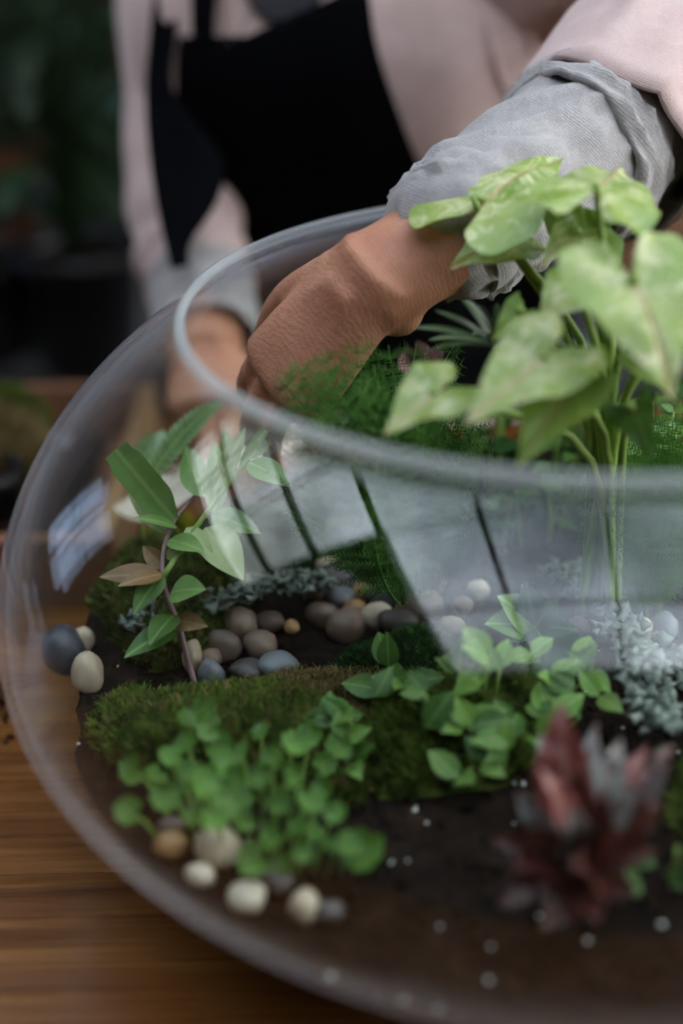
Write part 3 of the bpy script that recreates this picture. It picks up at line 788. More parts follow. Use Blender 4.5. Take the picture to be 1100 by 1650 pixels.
# pink nerve plant
NB = PX(680, 590, .90); NB2 = Vector((NB.x, NB.y, soil_h(NB.x, NB.y)))
NP = thing('nerve_plant', 'pink veined nerve plant behind the feathery fern', 'plant', NB2)
stem('stem', [NB2, NB2.lerp(NB, .5), NB], .002, .0015, M['stem'], NP)
for i, (x_, y_) in enumerate([(640, 575), (655, 560), (690, 558), (700, 578), (668, 590), (640, 595), (715, 565), (680, 575)]):
    T = PX(x_, y_, .89 - .01 * (i % 3)); blade('leaf', NB.lerp(T, .15), T, M['fitt'], NP, (TOCAM + Vector((rnd.uniform(-.4, .4), 0, .3))).normalized(), .8, .15, .2, 'ovate', 8)

# strap-leaved plant at the left, seen through the glass
PB = PX(318, 1085, .79); PB.z = soil_h(PB.x, PB.y)
SP = thing('trailing_plant', 'leafy plant with broad pale green leaves and a purple stem behind the left glass', 'plant', PB)
node = [PB, PX(290, 1015, .80), PX(262, 930, .80), PX(275, 850, .82), PX(330, 780, .84)]
stem('stem', node, .0019, .0011, M['purple'], SP, 24)
stem('stem', [PX(262, 930, .80), PX(330, 830, .81), PX(400, 740, .81)], .0018, .0012, M['stem'], SP)
for i, (b, t, d, wd, mt, nh) in enumerate([
    ((282, 838), (186, 724), (.82, .80), .36, 'strap', (-.3, -.6, .8)), ((285, 850), (215, 835), (.82, .80), .3, 'strap', (0, -.4, 1)),
    ((345, 830), (348, 712), (.82, .84), .30, 'strap', (.2, -1, .3)), ((385, 760), (452, 664), (.82, .82), .20, 'strap', (-.3, -.5, .8)),
    ((400, 745), (470, 785), (.81, .79), .45, 'strap', (.1, -.6, .8)), ((330, 800), (300, 720), (.82, .86), .34, 'strap', (-.3, -.8, .5)),
    ((272, 870), (330, 890), (.81, .79), .45, 'strap', (.1, -.5, .9)), ((262, 925), (190, 945), (.80, .78), .34, 'bronze', (-.1, -.6, .8)),
    ((265, 915), (230, 880), (.81, .82), .5, 'bronze', (-.2, -.7, .6)), ((275, 955), (332, 950), (.80, .78), .6, 'strap', (.1, -.6, .8)),
    ((285, 1010), (200, 1060), (.80, .78), .42, 'bushy', (-.2, -.6, .8)), ((282, 990), (240, 1040), (.80, .775), .5, 'bushy', (-.2, -.7, .7)),
    ((262, 930), (160, 930), (.80, .79), .42, 'bronze', (-.1, -.5, .9)), ((340, 830), (420, 860), (.82, .81), .5, 'strap', (.1, -.5, .9)),
    ((350, 810), (380, 890), (.83, .83), .5, 'strap', (.2, -.9, .5)),
    ((330, 850), (392, 935), (.81, .79), .55, 'palelf', (.1, -.7, .7)), ((345, 790), (395, 690), (.82, .83), .28, 'palelf', (.1, -.9, .5)), ((300, 850), (345, 905), (.81, .795), .4, 'palelf', (.1, -.7, .7)),
    ((275, 860), (205, 790), (.82, .83), .3, 'palelf', (-.3, -.7, .6)), ((330, 780), (375, 720), (.84, .87), .3, 'strap', (.2, -.9, .4)), ((400, 740), (440, 700), (.81, .83), .3, 'palelf', (.1, -.8, .6)),
    ((262, 925), (215, 990), (.80, .785), .5, 'bushy', (-.2, -.7, .7)), ((282, 1000), (335, 1010), (.80, .785), .5, 'bronze', (.2, -.7, .7)), ((268, 900), (310, 870), (.81, .80), .4, 'palelf', (.1, -.7, .7)), ((375, 770), (360, 690), (.83, .86), .22, 'lime', (.2, -.9, .4))]):
    B, T = PX(*b, d[0]), PX(*t, d[1])
    blade('leaf', B, T, M[mt], SP, Vector(nh), wd, .2, .2, 'blunt' if i == 0 else 'ovate', 12, seed=i)
# button fern with glossy leaflets
BB = PX(225, 800, .88); BB.z = soil_h(BB.x, BB.y)
BF = thing('button_fern', 'fern frond with small glossy leaflets at the left under the rim', 'fern', BB)
pinnate(BF, PX(225, 800, .88), PX(350, 650, .90), (TOCAM + Vector((-.3, 0, .6))).normalized(), 17, .14, M['button'], 3, arch=.1)
pinnate(BF, PX(225, 800, .88), PX(255, 700, .93), (TOCAM + Vector((-.3, 0, .6))).normalized(), 10, .2, M['button'], 4, arch=.1)
stem('stem', [BB, BB.lerp(PX(225, 800, .88), .6), PX(225, 800, .88)], .0015, .001, M['stem'], BF)

# round-leaved creeper in front
CB = PZ(420, 1330, .085)
CP = thing('round_leaved_creeper', 'low plant with round scalloped bright green leaves at the front of the bowl', 'plant', CB)
rl = [(335, 1170, 34), (300, 1200, 26), (362, 1232, 34), (272, 1222, 28), (328, 1262, 36), (270, 1282, 34), (368, 1286, 48), (207, 1306, 28), (352, 1200, 26), (420, 1250, 30), (472, 1200, 30), (500, 1186, 30),
      (522, 1230, 28), (450, 1290, 30), (482, 1330, 30), (440, 1345, 28), (410, 1384, 36), (590, 1370, 46), (560, 1360, 26), (500, 1290, 30), (420, 1180, 24), (300, 1240, 26), (215, 1240, 28), (395, 1320, 26),
      (520, 1270, 24), (470, 1250, 24), (540, 1310, 26), (455, 1390, 26), (490, 1370, 28), (250, 1250, 22), (390, 1215, 26), (440, 1220, 26), (545, 1200, 26), (330, 1140, 26), (380, 1250, 24), (505, 1340, 24), (310, 1310, 24), (530, 1360, 22), (345, 1320, 26), (300, 1160, 22)]
for i, (x_, y_, r_) in enumerate(rl):
    z = .098 + .022 * rnd.random() + (.012 if 250 < x_ < 520 and y_ < 1300 else 0)
    c = PZ(x_, y_, z)
    if math.hypot(c.x, c.y) > rad(z, TH + .02):
        s = rad(z, TH + .02) / math.hypot(c.x, c.y); c = Vector((c.x * s, c.y * s, z))
    t = (c - CAM).dot(fw)
    nr_ = (TOCAM * .8 + Vector((rnd.uniform(-.9, .9), rnd.uniform(-.6, .6), .6))).normalized()
    lf = disc_leaf('leaf', c, R(r_, t) * rnd.uniform(.68, .9), nr_, M['round'], CP, i)
    b = Vector((c.x + (CB.x - c.x) * .25, c.y + (CB.y - c.y) * .25, 0)); b.z = soil_h(b.x, b.y)
    stem('stem', [b, b.lerp(c, .5) + Vector((0, 0, .004)), c - nr_ * .0005], .0011, .0008, M['stem'], CP, 8, 5)

# dark bushy foliage seen through the reflection, in front of the syngonium
HB = PZ(745, 1190, .09)
HP = thing('bushy_herb', 'bushy bright green herb seen through the reflection at the middle of the bowl', 'plant', HB)
for i in range(46):
    a = rnd.uniform(0, 2 * PI); q = math.sqrt(rnd.random()); x_, y_ = HB.x + q * .055 * math.cos(a), HB.y + q * .036 * math.sin(a)
    p0 = Vector((x_, y_, soil_h(x_, y_))); h = (.055 - .03 * q) * rnd.uniform(.6, 1.1); p = p0 + Vector(((x_ - HB.x) * .3, (y_ - HB.y) * .3, h))
    if i % 2 == 0: stem('stem', [p0, p0.lerp(p, .5), p], .001, .0006, M['stem'], HP, 6, 5)
    for k in range(2):
        d = Vector((rnd.uniform(-1, 1), rnd.uniform(-1, 1), rnd.uniform(-.1, .6))).normalized()
        blade('leaf', p, p + d * rnd.uniform(.013, .024), M['lime'] if rnd.random() < .6 else M['bushy'], HP, NH, .6, .2, .25, 'ovate', 6, seed=i)
# blue-green small plant right of it
GB = PZ(860, 1040, .095)
GP = thing('broadleaf_seedling', 'low plant with a few broad bluish green leaves at the bowl centre', 'plant', GB)
for i, (x_, y_) in enumerate([(800, 985), (845, 960), (900, 990), (870, 1080), (820, 1060), (930, 1040), (780, 1030), (900, 1120), (960, 1120)]):
    T = PX(x_, y_, (GB - CAM).dot(fw) - .02); blade('leaf', GB + Vector((0, 0, .012)), T + Vector((0, 0, .01)), M['bgleaf2'] if i % 3 else M['strap'], GP, NH, .6, .15, .25, 'ovate', 10, seed=i)
stem('stem', [GB + Vector((0, 0, -.004)), GB + Vector((0, 0, .006)), GB + Vector((0, 0, .014))], .002, .0015, M['stem'], GP, 5)

KB = Vector((.03, .145, soil_h(.03, .145)))
KP = thing('dark_ground_ivy', 'dark green small-leaved plant at the back of the bowl behind the arrowhead stems', 'plant', KB)
for i in range(60):
    a = rnd.uniform(0, 2 * PI); q = math.sqrt(rnd.random()); x_, y_ = KB.x + q * .15 * math.cos(a), KB.y + q * .055 * math.sin(a)
    p0 = Vector((x_, y_, soil_h(x_, y_))); p = p0 + Vector((rnd.uniform(-.01, .01), rnd.uniform(-.01, .01), (.105 - .035 * q) * rnd.uniform(.5, 1.1)))
    stem('stem', [p0, p0.lerp(p, .5), p], .001, .0007, M['stem'], KP, 6, 5)
    for k in range(3):
        d = Vector((rnd.uniform(-1, 1), rnd.uniform(-1, 1), rnd.uniform(-.3, .5))).normalized(); e_ = p.lerp(p0, .25 * k)
        blade('leaf', e_, e_ + d * rnd.uniform(.014, .024), M['bushy'] if rnd.random() < .35 else M['mossdark'], KP, NH, .6, .2, .25, 'ovate', 6, seed=i)
# red rosette plant at the front right
QB = PZ(925, 1440, .092)
QP = thing('painted_begonia', 'wine red rosette plant with silver and pink leaves at the front glass', 'plant', QB)
qt = (QB - CAM).dot(fw)
ql = [((905, 1132), .62, -.005, 'pinkleaf'), ((872, 1240), .5, -.03, 'pinkleaf'), ((1000, 1190), .5, -.01, 'silver'), ((1030, 1262), .45, -.035, 'silver'), ((1072, 1290), .5, -.02, 'red'), ((965, 1165), .45, .01, 'silver'),
      ((935, 1230), .5, -.02, 'red'), ((830, 1270), .5, -.01, 'silver'), ((790, 1350), .7, -.02, 'red'), ((800, 1460), .8, -.025, 'red'), ((870, 1500), .8, -.04, 'red'), ((960, 1490), .8, -.045, 'red'), ((1030, 1440), .8, -.03, 'red'),
      ((850, 1330), .7, -.045, 'red'), ((1000, 1340), .8, -.05, 'red'), ((1085, 1200), .5, .01, 'red'), ((870, 1180), .45, .02, 'silver'), ((1045, 1200), .4, 0, 'pinkleaf'), ((920, 1300), .6, -.05, 'silver'), ((980, 1270), .5, -.05, 'red'),
      ((830, 1400), .8, -.045, 'red'), ((1060, 1370), .7, -.03, 'red'), ((925, 1395), .9, -.065, 'red')]
for i, ((x_, y_), wd, dt, mt) in enumerate(ql):
    T = PX(x_, y_, qt + dt); B = QB + Vector((0, 0, .016)) + (T - QB) * .12
    lim = rad(max(T.z, .03), TH + .008); hr = math.hypot(T.x, T.y)
    if hr > lim: T = Vector((T.x * lim / hr, T.y * lim / hr, T.z))
    blade('leaf', B, T, M[mt], QP, (TOCAM + Vector((rnd.uniform(-.9, .9), rnd.uniform(-.2, .2), .4))).normalized(), wd * .72, .35, .30, 'ovate', 12, .03, seed=i)
stem('stem', [QB + Vector((0, 0, -.006)), QB + Vector((0, 0, .01)), QB + Vector((0, 0, .022))], .006, .004, M['red'], QP, 6)
# green sprig at the far right of the rosette
WB = PZ(1085, 1420, .09)
WP = thing('green_sprig', 'small green leafy sprig at the right of the red rosette', 'plant', WB)
for i in range(16):
    d = Vector((rnd.uniform(-1, 1), rnd.uniform(-1, .6), rnd.uniform(.2, 1.2))).normalized() * rnd.uniform(.018, .035); p = WB + Vector((rnd.uniform(-.012, .012), rnd.uniform(-.012, .012), -.003)) + d * .4
    q = p + d * .6
    if math.hypot(q.x, q.y) < rad(q.z, TH + .004): blade('leaf', p, q, M['bushy'], WP, NH, .5, .2, .2, 'ovate', 6, seed=i)
stem('stem', [WB + Vector((0, 0, -.004)), WB + Vector((0, 0, .008)), WB + Vector((0, 0, .02))], .0015, .001, M['stem'], WP, 5)

# ------------------------------------------------------------------ wooden tray left behind the bowl
TX0, TX1, TY0, TY1, THt = -.78, -.292, .203, .505, .055
TR = thing('wooden_tray', 'shallow brown wooden planting tray on the table left behind the bowl', 'tray', Vector(((TX0 + TX1) / 2, (TY0 + TY1) / 2, .0005)))
box('base_board', (TX0, TX1, TY0, TY1, .0005, .008), M['tray'], TR)
box('long_board', (TX0, TX1, TY0, TY0 + .014, .008, THt), M['tray'], TR, .0015); box('long_board', (TX0, TX1, TY1 - .014, TY1, .008, THt), M['tray'], TR, .0015)
box('end_board', (TX1 - .013, TX1, TY0 + .0142, TY1 - .0142, .008, THt + .001), M['traylight'], TR, .0015); box('end_board', (TX0, TX0 + .013, TY0 + .0142, TY1 - .0142, .008, THt), M['traylight'], TR, .0015)
V, Fc = [], []; g = 40
for i in range(g + 1):
    for j in range(g + 1):
        x = TX0 + .016 + (TX1 - TX0 - .06) * i / g; y = TY0 + .016 + (TY1 - TY0 - .032) * j / g
        h = .012 + .058 * max(0, 1 - ((x + .45) ** 2 * 60 + (y - .36) ** 2 * 70)) + .012 * noise.noise(Vector((x * 30, y * 30, 2))) + .006 * noise.noise(Vector((x * 90, y * 90, 3)))
        V.append(Vector((x, y, max(.0085, h))))
for i in range(g):
    for j in range(g): a = i * (g + 1) + j; Fc.append((a, a + g + 1, a + g + 2, a + 1))
tag(mk('tray_soil', V, Fc, M['soil'], None, loc=Vector((-.55, .35, .0085))), 'heap of dark soil in the wooden tray', 'soil', kind='stuff')
moss('loose dry moss on the soil heap in the wooden tray', -.425, .355, .06, .055, .03, 0, M['mossdry'], 3400, 51, .013, base=.05)
moss('small green moss tuft at the back of the wooden tray', -.42, .44, .035, .022, .03, 0, M['moss'], 1400, 52, .014, base=.035)
def pot(label, c, r, h, group=None, material=None):
    o = thing('nursery_pot', label, 'pot', c, group)
    pr = [(.0005, 0), (r * .74, 0), (r * .76, .003), (r * .93, h * .82), (r * 1.0, h * .82), (r * 1.03, h), (r * .97, h), (r * .9, h * .85), (r * .7, .01), (.0005, .01)]
    V, Fc = lathe([(a, b + c.z) for a, b in pr], 40, (c.x, c.y)); mk('pot_body', V, Fc, material or M['pot'], o)
    V, Fc = lathe([(.0005, c.z + h * .88), (r * .5, c.z + h * .89), (r * .9, c.z + h * .86)], 24, (c.x, c.y)); mk('soil_fill', V, Fc, M['soil'], o)
    return o
pot('small black plastic pot inside the wooden tray', PZ(-22, 868, .0085), .034, .062)
pp = PZ(72, 704, .05)
tag(box('paper_scrap', (pp.x - .018, pp.x + .02, pp.y - .01, pp.y + .012, .046, .0475), M['paper']), 'scrap of white paper on the soil of the wooden tray', 'paper')
# spilled soil crumbs on the table left of the bowl
def spill(q):
    p = PZ(q.gauss(6, 9), q.gauss(1140, 22), .001)
    return Vector((p.x, p.y, .001))
crumbs('spilled_soil', 26, M['soil'], random.Random(9), spill, .0008, .003, 'spilled dark soil crumbs on the table left of the bowl', 'soil')

# ------------------------------------------------------------------ the background bench, pots and plants
BN = thing('potting_bench', 'grey concrete potting bench behind the person', 'bench', Vector((-.2, 1.25, ZF)))
box('bench_top', (-1.6, 1.6, .90, 1.85, -.14, -.075), M['concrete'], BN, .004)
for x in (-1.5, 0, 1.42): box('leg', (x, x + .08, 1.0, 1.7, ZF, -.14), M['concrete'], BN)
pot('large black plastic pot on the bench left behind the person', PZ(142, 568, -.0745), .075, .135)
pot('black plastic pot partly cut by the left picture edge', PZ(-10, 566, -.0745), .06, .12)
def bgplant(label, base, h, n, spread, ln, material, seed, sh='ovate', wd=.5):
    rg = random.Random(seed); o = thing('foliage_plant', label, 'plant', base, 'plants on the bench in the background')
    for i in range(n):
        a = rg.uniform(0, 2 * PI); z = h * rg.uniform(.15, 1); q = spread * rg.uniform(.3, 1)
        p = base + Vector((q * math.cos(a), q * math.sin(a) * .7, z)); d = Vector((math.cos(a), math.sin(a), rg.uniform(-.9, .3))).normalized()
        stem('stem', [base, base + Vector((q * .3 * math.cos(a), q * .3 * math.sin(a), z * .7)), p], .004, .002, M['bgleaf'], o, 8, 5)
        blade('leaf', p, p + d * ln * rg.uniform(.7, 1.2), material, o, (Vector((0, -.6, 1)) + Vector((rg.uniform(-.4, .4), 0, 0))).normalized(), wd, .15, .35, sh, 9, seed=i)
    return o
def crate(label, x0, x1, y0, y1, z0, z1):
    o = thing('slatted_crate', label, 'crate', Vector(((x0 + x1) / 2, (y0 + y1) / 2, z0)), 'wooden crates in the background')
    k = 4; dz = (z1 - z0) / k
    for i in range(k):
        a, b = z0 + i * dz + .004, z0 + (i + 1) * dz - .004
        box('slat', (x0, x1, y0, y0 + .012, a, b), M['tray'], o); box('slat', (x0, x1, y1 - .012, y1, a, b), M['tray'], o)
        box('slat', (x0, x0 + .012, y0 + .0125, y1 - .0125, a, b), M['tray'], o); box('slat', (x1 - .012, x1, y0 + .0125, y1 - .0125, a, b), M['tray'], o)
    box('crate_floor', (x0, x1, y0, y1, z0, z0 + .004), M['tray'], o)
    for x in (x0 + .0125, x1 - .0325):
        for y in (y0 + .0125, y1 - .0325): box('corner_post', (x, x + .02, y, y + .02, z0 + .004, z1), M['tray'], o)
    return o
crate('brown slatted crate on the bench at the far left', -.86, -.49, 1.12, 1.46, -.0745, .13)
crate('brown slatted crate on the bench behind the bowl at the right', .22, .75, .95, 1.25, -.0745, .16)
bp = PZ(142, 568, -.0745)
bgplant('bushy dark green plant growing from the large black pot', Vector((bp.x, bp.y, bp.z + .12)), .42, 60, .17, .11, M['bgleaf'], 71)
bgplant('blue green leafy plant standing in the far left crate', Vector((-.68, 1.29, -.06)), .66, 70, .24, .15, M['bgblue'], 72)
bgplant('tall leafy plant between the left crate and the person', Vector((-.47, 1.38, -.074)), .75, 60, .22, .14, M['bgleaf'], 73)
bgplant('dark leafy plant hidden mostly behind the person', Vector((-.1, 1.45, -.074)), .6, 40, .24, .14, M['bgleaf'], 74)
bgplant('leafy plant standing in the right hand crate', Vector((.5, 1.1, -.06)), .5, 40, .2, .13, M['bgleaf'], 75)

# ------------------------------------------------------------------ the person
PR = thing('person', 'person in a pink cardigan and black apron reaching one arm into the bowl', 'person', Vector((-.12, .62, -.3)))
YAW = -.22
def ringpts(c, rx, ry, yaw, k=64, ex=2.35):
    out = []
    for j in range(k):
        a = 2 * PI * j / k; cs, sn = math.cos(a), math.sin(a); q = (abs(cs) ** ex + abs(sn) ** ex) ** (-1 / ex)
        x, y = rx * cs * q, ry * sn * q
        out.append(Vector((c[0] + x * math.cos(yaw) - y * math.sin(yaw), c[1] + x * math.sin(yaw) + y * math.cos(yaw), c[2])))
    return out
TS = [(-.30, -.12, .76, .19, .125), (-.15, -.12, .745, .18, .125), (.0, -.12, .71, .165, .12), (.10, -.12, .668, .16, .118), (.20, -.12, .616, .168, .122), (.27, -.118, .576, .174, .12), (.33, -.115, .552, .176, .108),
      (.375, -.115, .545, .172, .09), (.405, -.12, .545, .15, .076), (.425, -.135, .545, .112, .066), (.44, -.155, .542, .075, .06)]
def torso(off, k=64, folds=0.0, ex=2.35, steps=52, zmax=None):
    pts = catmull([Vector((c, d, z)) for z, c, d, a, b in TS], steps); ra = catmull([Vector((a, b, 0)) for z, c, d, a, b in TS], steps)
    V, Fc = [], []
    for i in range(steps):
        rg_ = ringpts(pts[i], ra[i].x + off, ra[i].y + off, YAW, k, ex)
        for j, p in enumerate(rg_):
            if folds:
                a = 2 * PI * j / k; d = (p - pts[i]); d.z = 0; d.normalize()
                p = p + d * folds * (.55 * math.sin(13 * a + 5 * p.z) * math.exp(-((math.sin((a - 5.2) / 2)) / .5) ** 2) + .8 * noise.noise(Vector((p.x * 14, p.y * 14, p.z * 5))))
            V.append(p)
    for i in range(steps - 1):
        for j in range(k):
            a, b = i * k + j, i * k + (j + 1) % k; Fc.append((a, b, b + k, a + k))
    Fc.append(tuple(range(k - 1, -1, -1))); Fc.append(tuple((steps - 1) * k + j for j in range(k)))
    return V, Fc

# joints
EL = PX(985, 215, .88); SHL = PX(1290, -180, 1.02); CE = PX(748, 362, .795)
W0 = PX(735, 375, .79); W1 = PX(580, 468, .775); K1 = PX(458, 612, .805)
SHR = PX(300, -70, 1.27); ELR = PX(300, 365, 1.21); CR = PX(330, 505, 1.14); WR = PX(332, 585, 1.10); KR = PX(345, 650, 1.055)

def hand(Wp, Kp, cross, nrm, wid, curl, thumb_side, fl=1.0, spread=.10, thumb_pts=None):
    """palm, five separate bent fingers and tendons; cross points from the index to the little finger, nrm out of the back of the hand"""
    A = (Kp - Wp).normalized(); C = (cross - A * cross.dot(A)).normalized(); Nn = A.cross(C).normalized()
    if Nn.dot(nrm) < 0: Nn = -Nn
    P_ = []
    L = (Kp - Wp).length
    path = [Wp - A * .02, Wp, Wp + A * L * .3, Wp + A * L * .65, Kp, Kp + A * .008]
    rr = [.030, .030, .034, .038, .040, .034]; fl_ = [.80, .72, .60, .52, .45, .40]
    n = 16; pp_ = catmull(path, n)
    rs = interp([q * wid / .040 for q in rr], n); fs = interp(fl_, n)
    P_.append(tube(pp_, rs, 24, ref=C, flat=fs, exp=2.4))
    fing = [(-.75, .040, .024, .018, .0088), (-.25, .044, .028, .019, .0090), (.25, .041, .026, .018, .0086), (.74, .032, .020, .016, .0076)]
    for i, (o, a, b, c, r) in enumerate(fing):
        s = wid / .040
        k0 = Kp + C * (o * wid * .92) - Nn * .003 - A * (.004 + .010 * (abs(o) > .5) + (.006 if i == 3 else 0))
        d = (A + C * (o * spread)).normalized(); th = curl[i]
        q = [k0 - d * .02, k0]
        ang = 0; p = k0
        for ln, w_ in ((a, .8), (b, 1.15), (c, .7)):
            ang += th * w_; dd = (d * math.cos(ang) - Nn * math.sin(ang)); p = p + dd * ln * s * fl; q.append(p)
        rad_ = [r * 1.12 * s, r * 1.16 * s, r * 1.06 * s, r * .96 * s, r * .70 * s]
        n = 20; cp = catmull(q, n); P_.append(tube(cp, interp(rad_, n), 14)); P_.append(ball(cp[-1], r * .74 * s, 2))
        P_.append(ball(k0 + Nn * .0012, r * 1.2 * s, 2)); P_.append(ball(q[2], r * 1.12 * s, 2))
        # tendon on the back of the hand
        t0 = Wp + C * (o * wid * .3) + Nn * wid * .56; t1 = k0 + Nn * (r * 1.0); tm = t0.lerp(t1, .55) + Nn * wid * .02
        P_.append(tube(catmull([t0, tm, t1], 10), [.0034 * s] * 10, 8))
    tb = Wp + A * L * .22 - C * (wid * .70) - Nn * .006
    tp = thumb_pts or [tb, tb + (A * .8 - C * .5 - Nn * .35).normalized() * .036, tb + (A * .95 - C * .4 - Nn * .45).normalized() * .068, tb + (A * 1.0 - C * .22 - Nn * .5).normalized() * .092]
    tp = [tp[0] - (tp[1] - tp[0]) * .4] + tp
    P_.append(tube(catmull(tp, 18), interp([.014, .015, .0125, .0112, .0085], 18), 14)); P_.append(ball(tp[-1], .0088, 2))
    return P_, (A, C, Nn)

crossL = (PX(458 + 80, 612 + 62, .805 - .02) - K1)
partsL, (A1, C1, N1) = hand(W1, K1, crossL, CAM - K1, .0345, (.28, .30, .32, .36), -1, fl=.95)
crossR = (PX(345 - 60, 650 + 10, 1.05) - KR)
partsR, _ = hand(WR, KR, crossR, CAM - KR, .036, (.45, .5, .55, .6), 1)
sk = torso(-.018, 48, 0, 2.2, 40)
neck = tube(catmull([Vector((-.135, .56, .38)), Vector((-.155, .545, .44)), Vector((-.165, .525, .50)), Vector((-.17, .505, .55))], 12), interp([.062, .054, .051, .054], 12), 24)
HC = Vector((-.175, .485, .61))
head = ball(HC, .098, 3, (.78, .92, 1.12))
face = [ball(HC + Vector((0, -.03, -.05)), .062, 3, (.9, .9, 1.0)), ball(HC + Vector((0, -.10, -.018)), .016, 2, (.8, 1.0, 1.4)), ball(HC + Vector((0, -.088, -.055)), .02, 2, (1.2, .5, .5)),
        ball(HC + Vector((.078, .005, -.01)), .028, 2, (.35, .6, 1)), ball(HC + Vector((-.078, .005, -.01)), .028, 2, (.35, .6, 1))]
armL = tube(catmull([SHL, SHL.lerp(EL, .5), EL, EL.lerp(W0, .5), W0, W0.lerp(W1, .5), W1], 40), interp([.045, .044, .040, .040, R(86, .79), R(84, .785), R(86, .775)], 40), 28, ref=C1, flat=.88)
armR = tube(catmull([SHR, SHR.lerp(ELR, .5), ELR, ELR.lerp(WR, .6), WR], 40), interp([.048, .044, .040, .036, .029], 40), 24)
# shoulder bridges keep the body one surface
shl = tube(catmull([Vector((-.02, .54, .37)), (Vector((-.02, .54, .37)) + SHL) / 2 + Vector((0, 0, .01)), SHL], 10), interp([.065, .055, .046], 10), 20)
shr = tube(catmull([Vector((-.19, .58, .365)), (Vector((-.19, .58, .365)) + SHR) / 2 + Vector((0, 0, .01)), SHR], 10), interp([.065, .055, .046], 10), 20)
bumpW = [ball(PX(548, 446, .785), R(50, .78), 2), ball(PX(606, 416, .778), R(58, .775), 2, (1, 1, .9)), ball(PX(640, 500, .785), R(46, .78), 2)]
V, Fc = join(sk, neck, head, *face, armL, armR, shl, shr, *partsL, *partsR, *bumpW)
def remesh(V, Fc, voxel, smooth=4):
    me = bpy.data.meshes.new('tmp'); me.from_pydata([tuple(v) for v in V], [], Fc); o = bpy.data.objects.new('tmp', me); COL.objects.link(o)
    md = o.modifiers.new('r', 'REMESH'); md.mode = 'VOXEL'; md.voxel_size = voxel
    ms = o.modifiers.new('s', 'SMOOTH'); ms.factor = .5; ms.iterations = smooth
    bpy.context.view_layer.update(); dg = bpy.context.evaluated_depsgraph_get(); ev = o.evaluated_get(dg); em = ev.to_mesh()
    Vo = [v.co.copy() for v in em.vertices]; Fo = [tuple(p.vertices) for p in em.polygons]; ev.to_mesh_clear()
    bpy.data.objects.remove(o); bpy.data.meshes.remove(me); return Vo, Fo
V, Fc = remesh(V, Fc, .0030, 5)
body = mk('body', V, Fc, M['skin'], PR)
# eyes and hair, out of frame
for s in (-1, 1):
    v, f = ball(HC + Vector((.031 * s, -.0725, .012)), .0115, 2); ey = mk('eye', v, f, M['paper'], PR)
    v, f = ball(HC + Vector((.031 * s, -.0816, .011)), .0052, 2, (1, .6, 1)); mk('iris', v, f, M['hair'], ey)
    v, f = tube(catmull([HC + Vector((.031 * s + q * .018, -.086 + abs(q) * .008, .034 - abs(q) * .005)) for q in (-1, 0, 1)], 9), [.003] * 9, 7); mk('eyebrow', v, f, M['hair'], PR)
v, f = join(ball(HC + Vector((0, .018, .03)), .104, 3, (.86, .92, 1.05)), ball(HC + Vector((0, .10, .0)), .05, 2)); mk('hair', v, f, M['hair'], PR)

# cardigan body
V, Fc = torso(.006, 96, .005, 2.35, 70)
card = mk('cardigan', V, Fc, M['pink'], PR, label='pale pink jersey cardigan')
tv, tf = torso(.006, 96, .005, 2.35, 70)
bvh = BVHTree.FromPolygons(tv, tf)
# sleeves
def crease(amp, f2, seed, n=3, dens=3.0):
    def d(s, a):
        v = 0
        for q in range(n):
            x = noise.noise(Vector((math.cos(a + q) * 1.1, math.sin(a + q) * 1.1, (s + .10 * math.sin(2 * a + seed)) * f2 * (1 + .5 * q) + seed * 3 + q * 7)))
            v += (1 - min(1, abs(x) * dens)) ** 2 / (1 + .6 * q)
        return amp * (v - .5)
    return d
def wr(amp, f1, f2, seed):
    def d(s, a): return amp * (math.sin(f1 * s + 2.2 * math.sin(a + seed)) * .6 + noise.noise(Vector((math.cos(a) * 1.5, math.sin(a) * 1.5, s * f2 + seed))))
    return d
def shell(path, radii, k, flat, disp, thick=.0025, ref=None, lip=True):
    V, Fc = tube(path, radii, k, ref=ref, flat=flat, cap=False, disp=disp)
    V2, F2 = tube(path, [r - thick for r in radii], k, ref=ref, flat=flat, cap=False, disp=disp)
    o = len(V); V += V2; Fc += [tuple(reversed([i + o for i in q])) for q in F2]
    n = len(path)
    for e in (0, n - 1):
        for j in range(k):
            a, b = e * k + j, e * k + (j + 1) % k; Fc.append((a, b, b + o, a + o) if e else (b, a, a + o, b + o))
    return V, Fc
# left upper sleeve (image right): shoulder to elbow, then grey sleeve with a rolled cuff
pth = catmull([Vector((-.045, .545, .375)), Vector((.06, .50, .42)), SHL, SHL.lerp(EL, .5) + Vector((.004, 0, .006)), EL - (SHL - EL).normalized() * .022], 50)
V, Fc = shell(pth, interp([.075, .082, .078, .068, .066], 50), 56, 1.0, crease(.0055, 5, 1.0), .003)
mk('sleeve', V, Fc, M['pink'], PR)
fold_path = pth[-1:] 
gp = catmull([EL + (SHL - EL).normalized() * .045, EL, EL.lerp(CE, .5) + Vector((0, 0, .002)), CE, CE + (W1 - W0).normalized() * .006], 50)
V, Fc = shell(gp, interp([.050, .0515, .049, .043, .0395, .0385], 50), 56, .96, crease(.005, 6, 3.0), .0025)
mk('undersleeve', V, Fc, M['grey'], PR, label='grey jersey sleeve pushed up the forearm')
rp_ = catmull([EL.lerp(CE, .12), EL.lerp(CE, .22), EL.lerp(CE, .34)], 16)
V, Fc = shell(rp_, [.0545 + .0035 * math.sin(PI * i / 15) for i in range(16)], 56, .96, crease(.004, 3, 5.0), .004)
mk('rolled_cuff', V, Fc, M['grey'], PR)
hp_ = catmull([CE.lerp(EL, .06), CE, CE + (W1 - W0).normalized() * .0065], 10)
V, Fc = shell(hp_, [.0410 + .0012 * math.sin(PI * i / 9) for i in range(10)], 56, .96, wr(.0012, 5, 5, 3.0), .003)
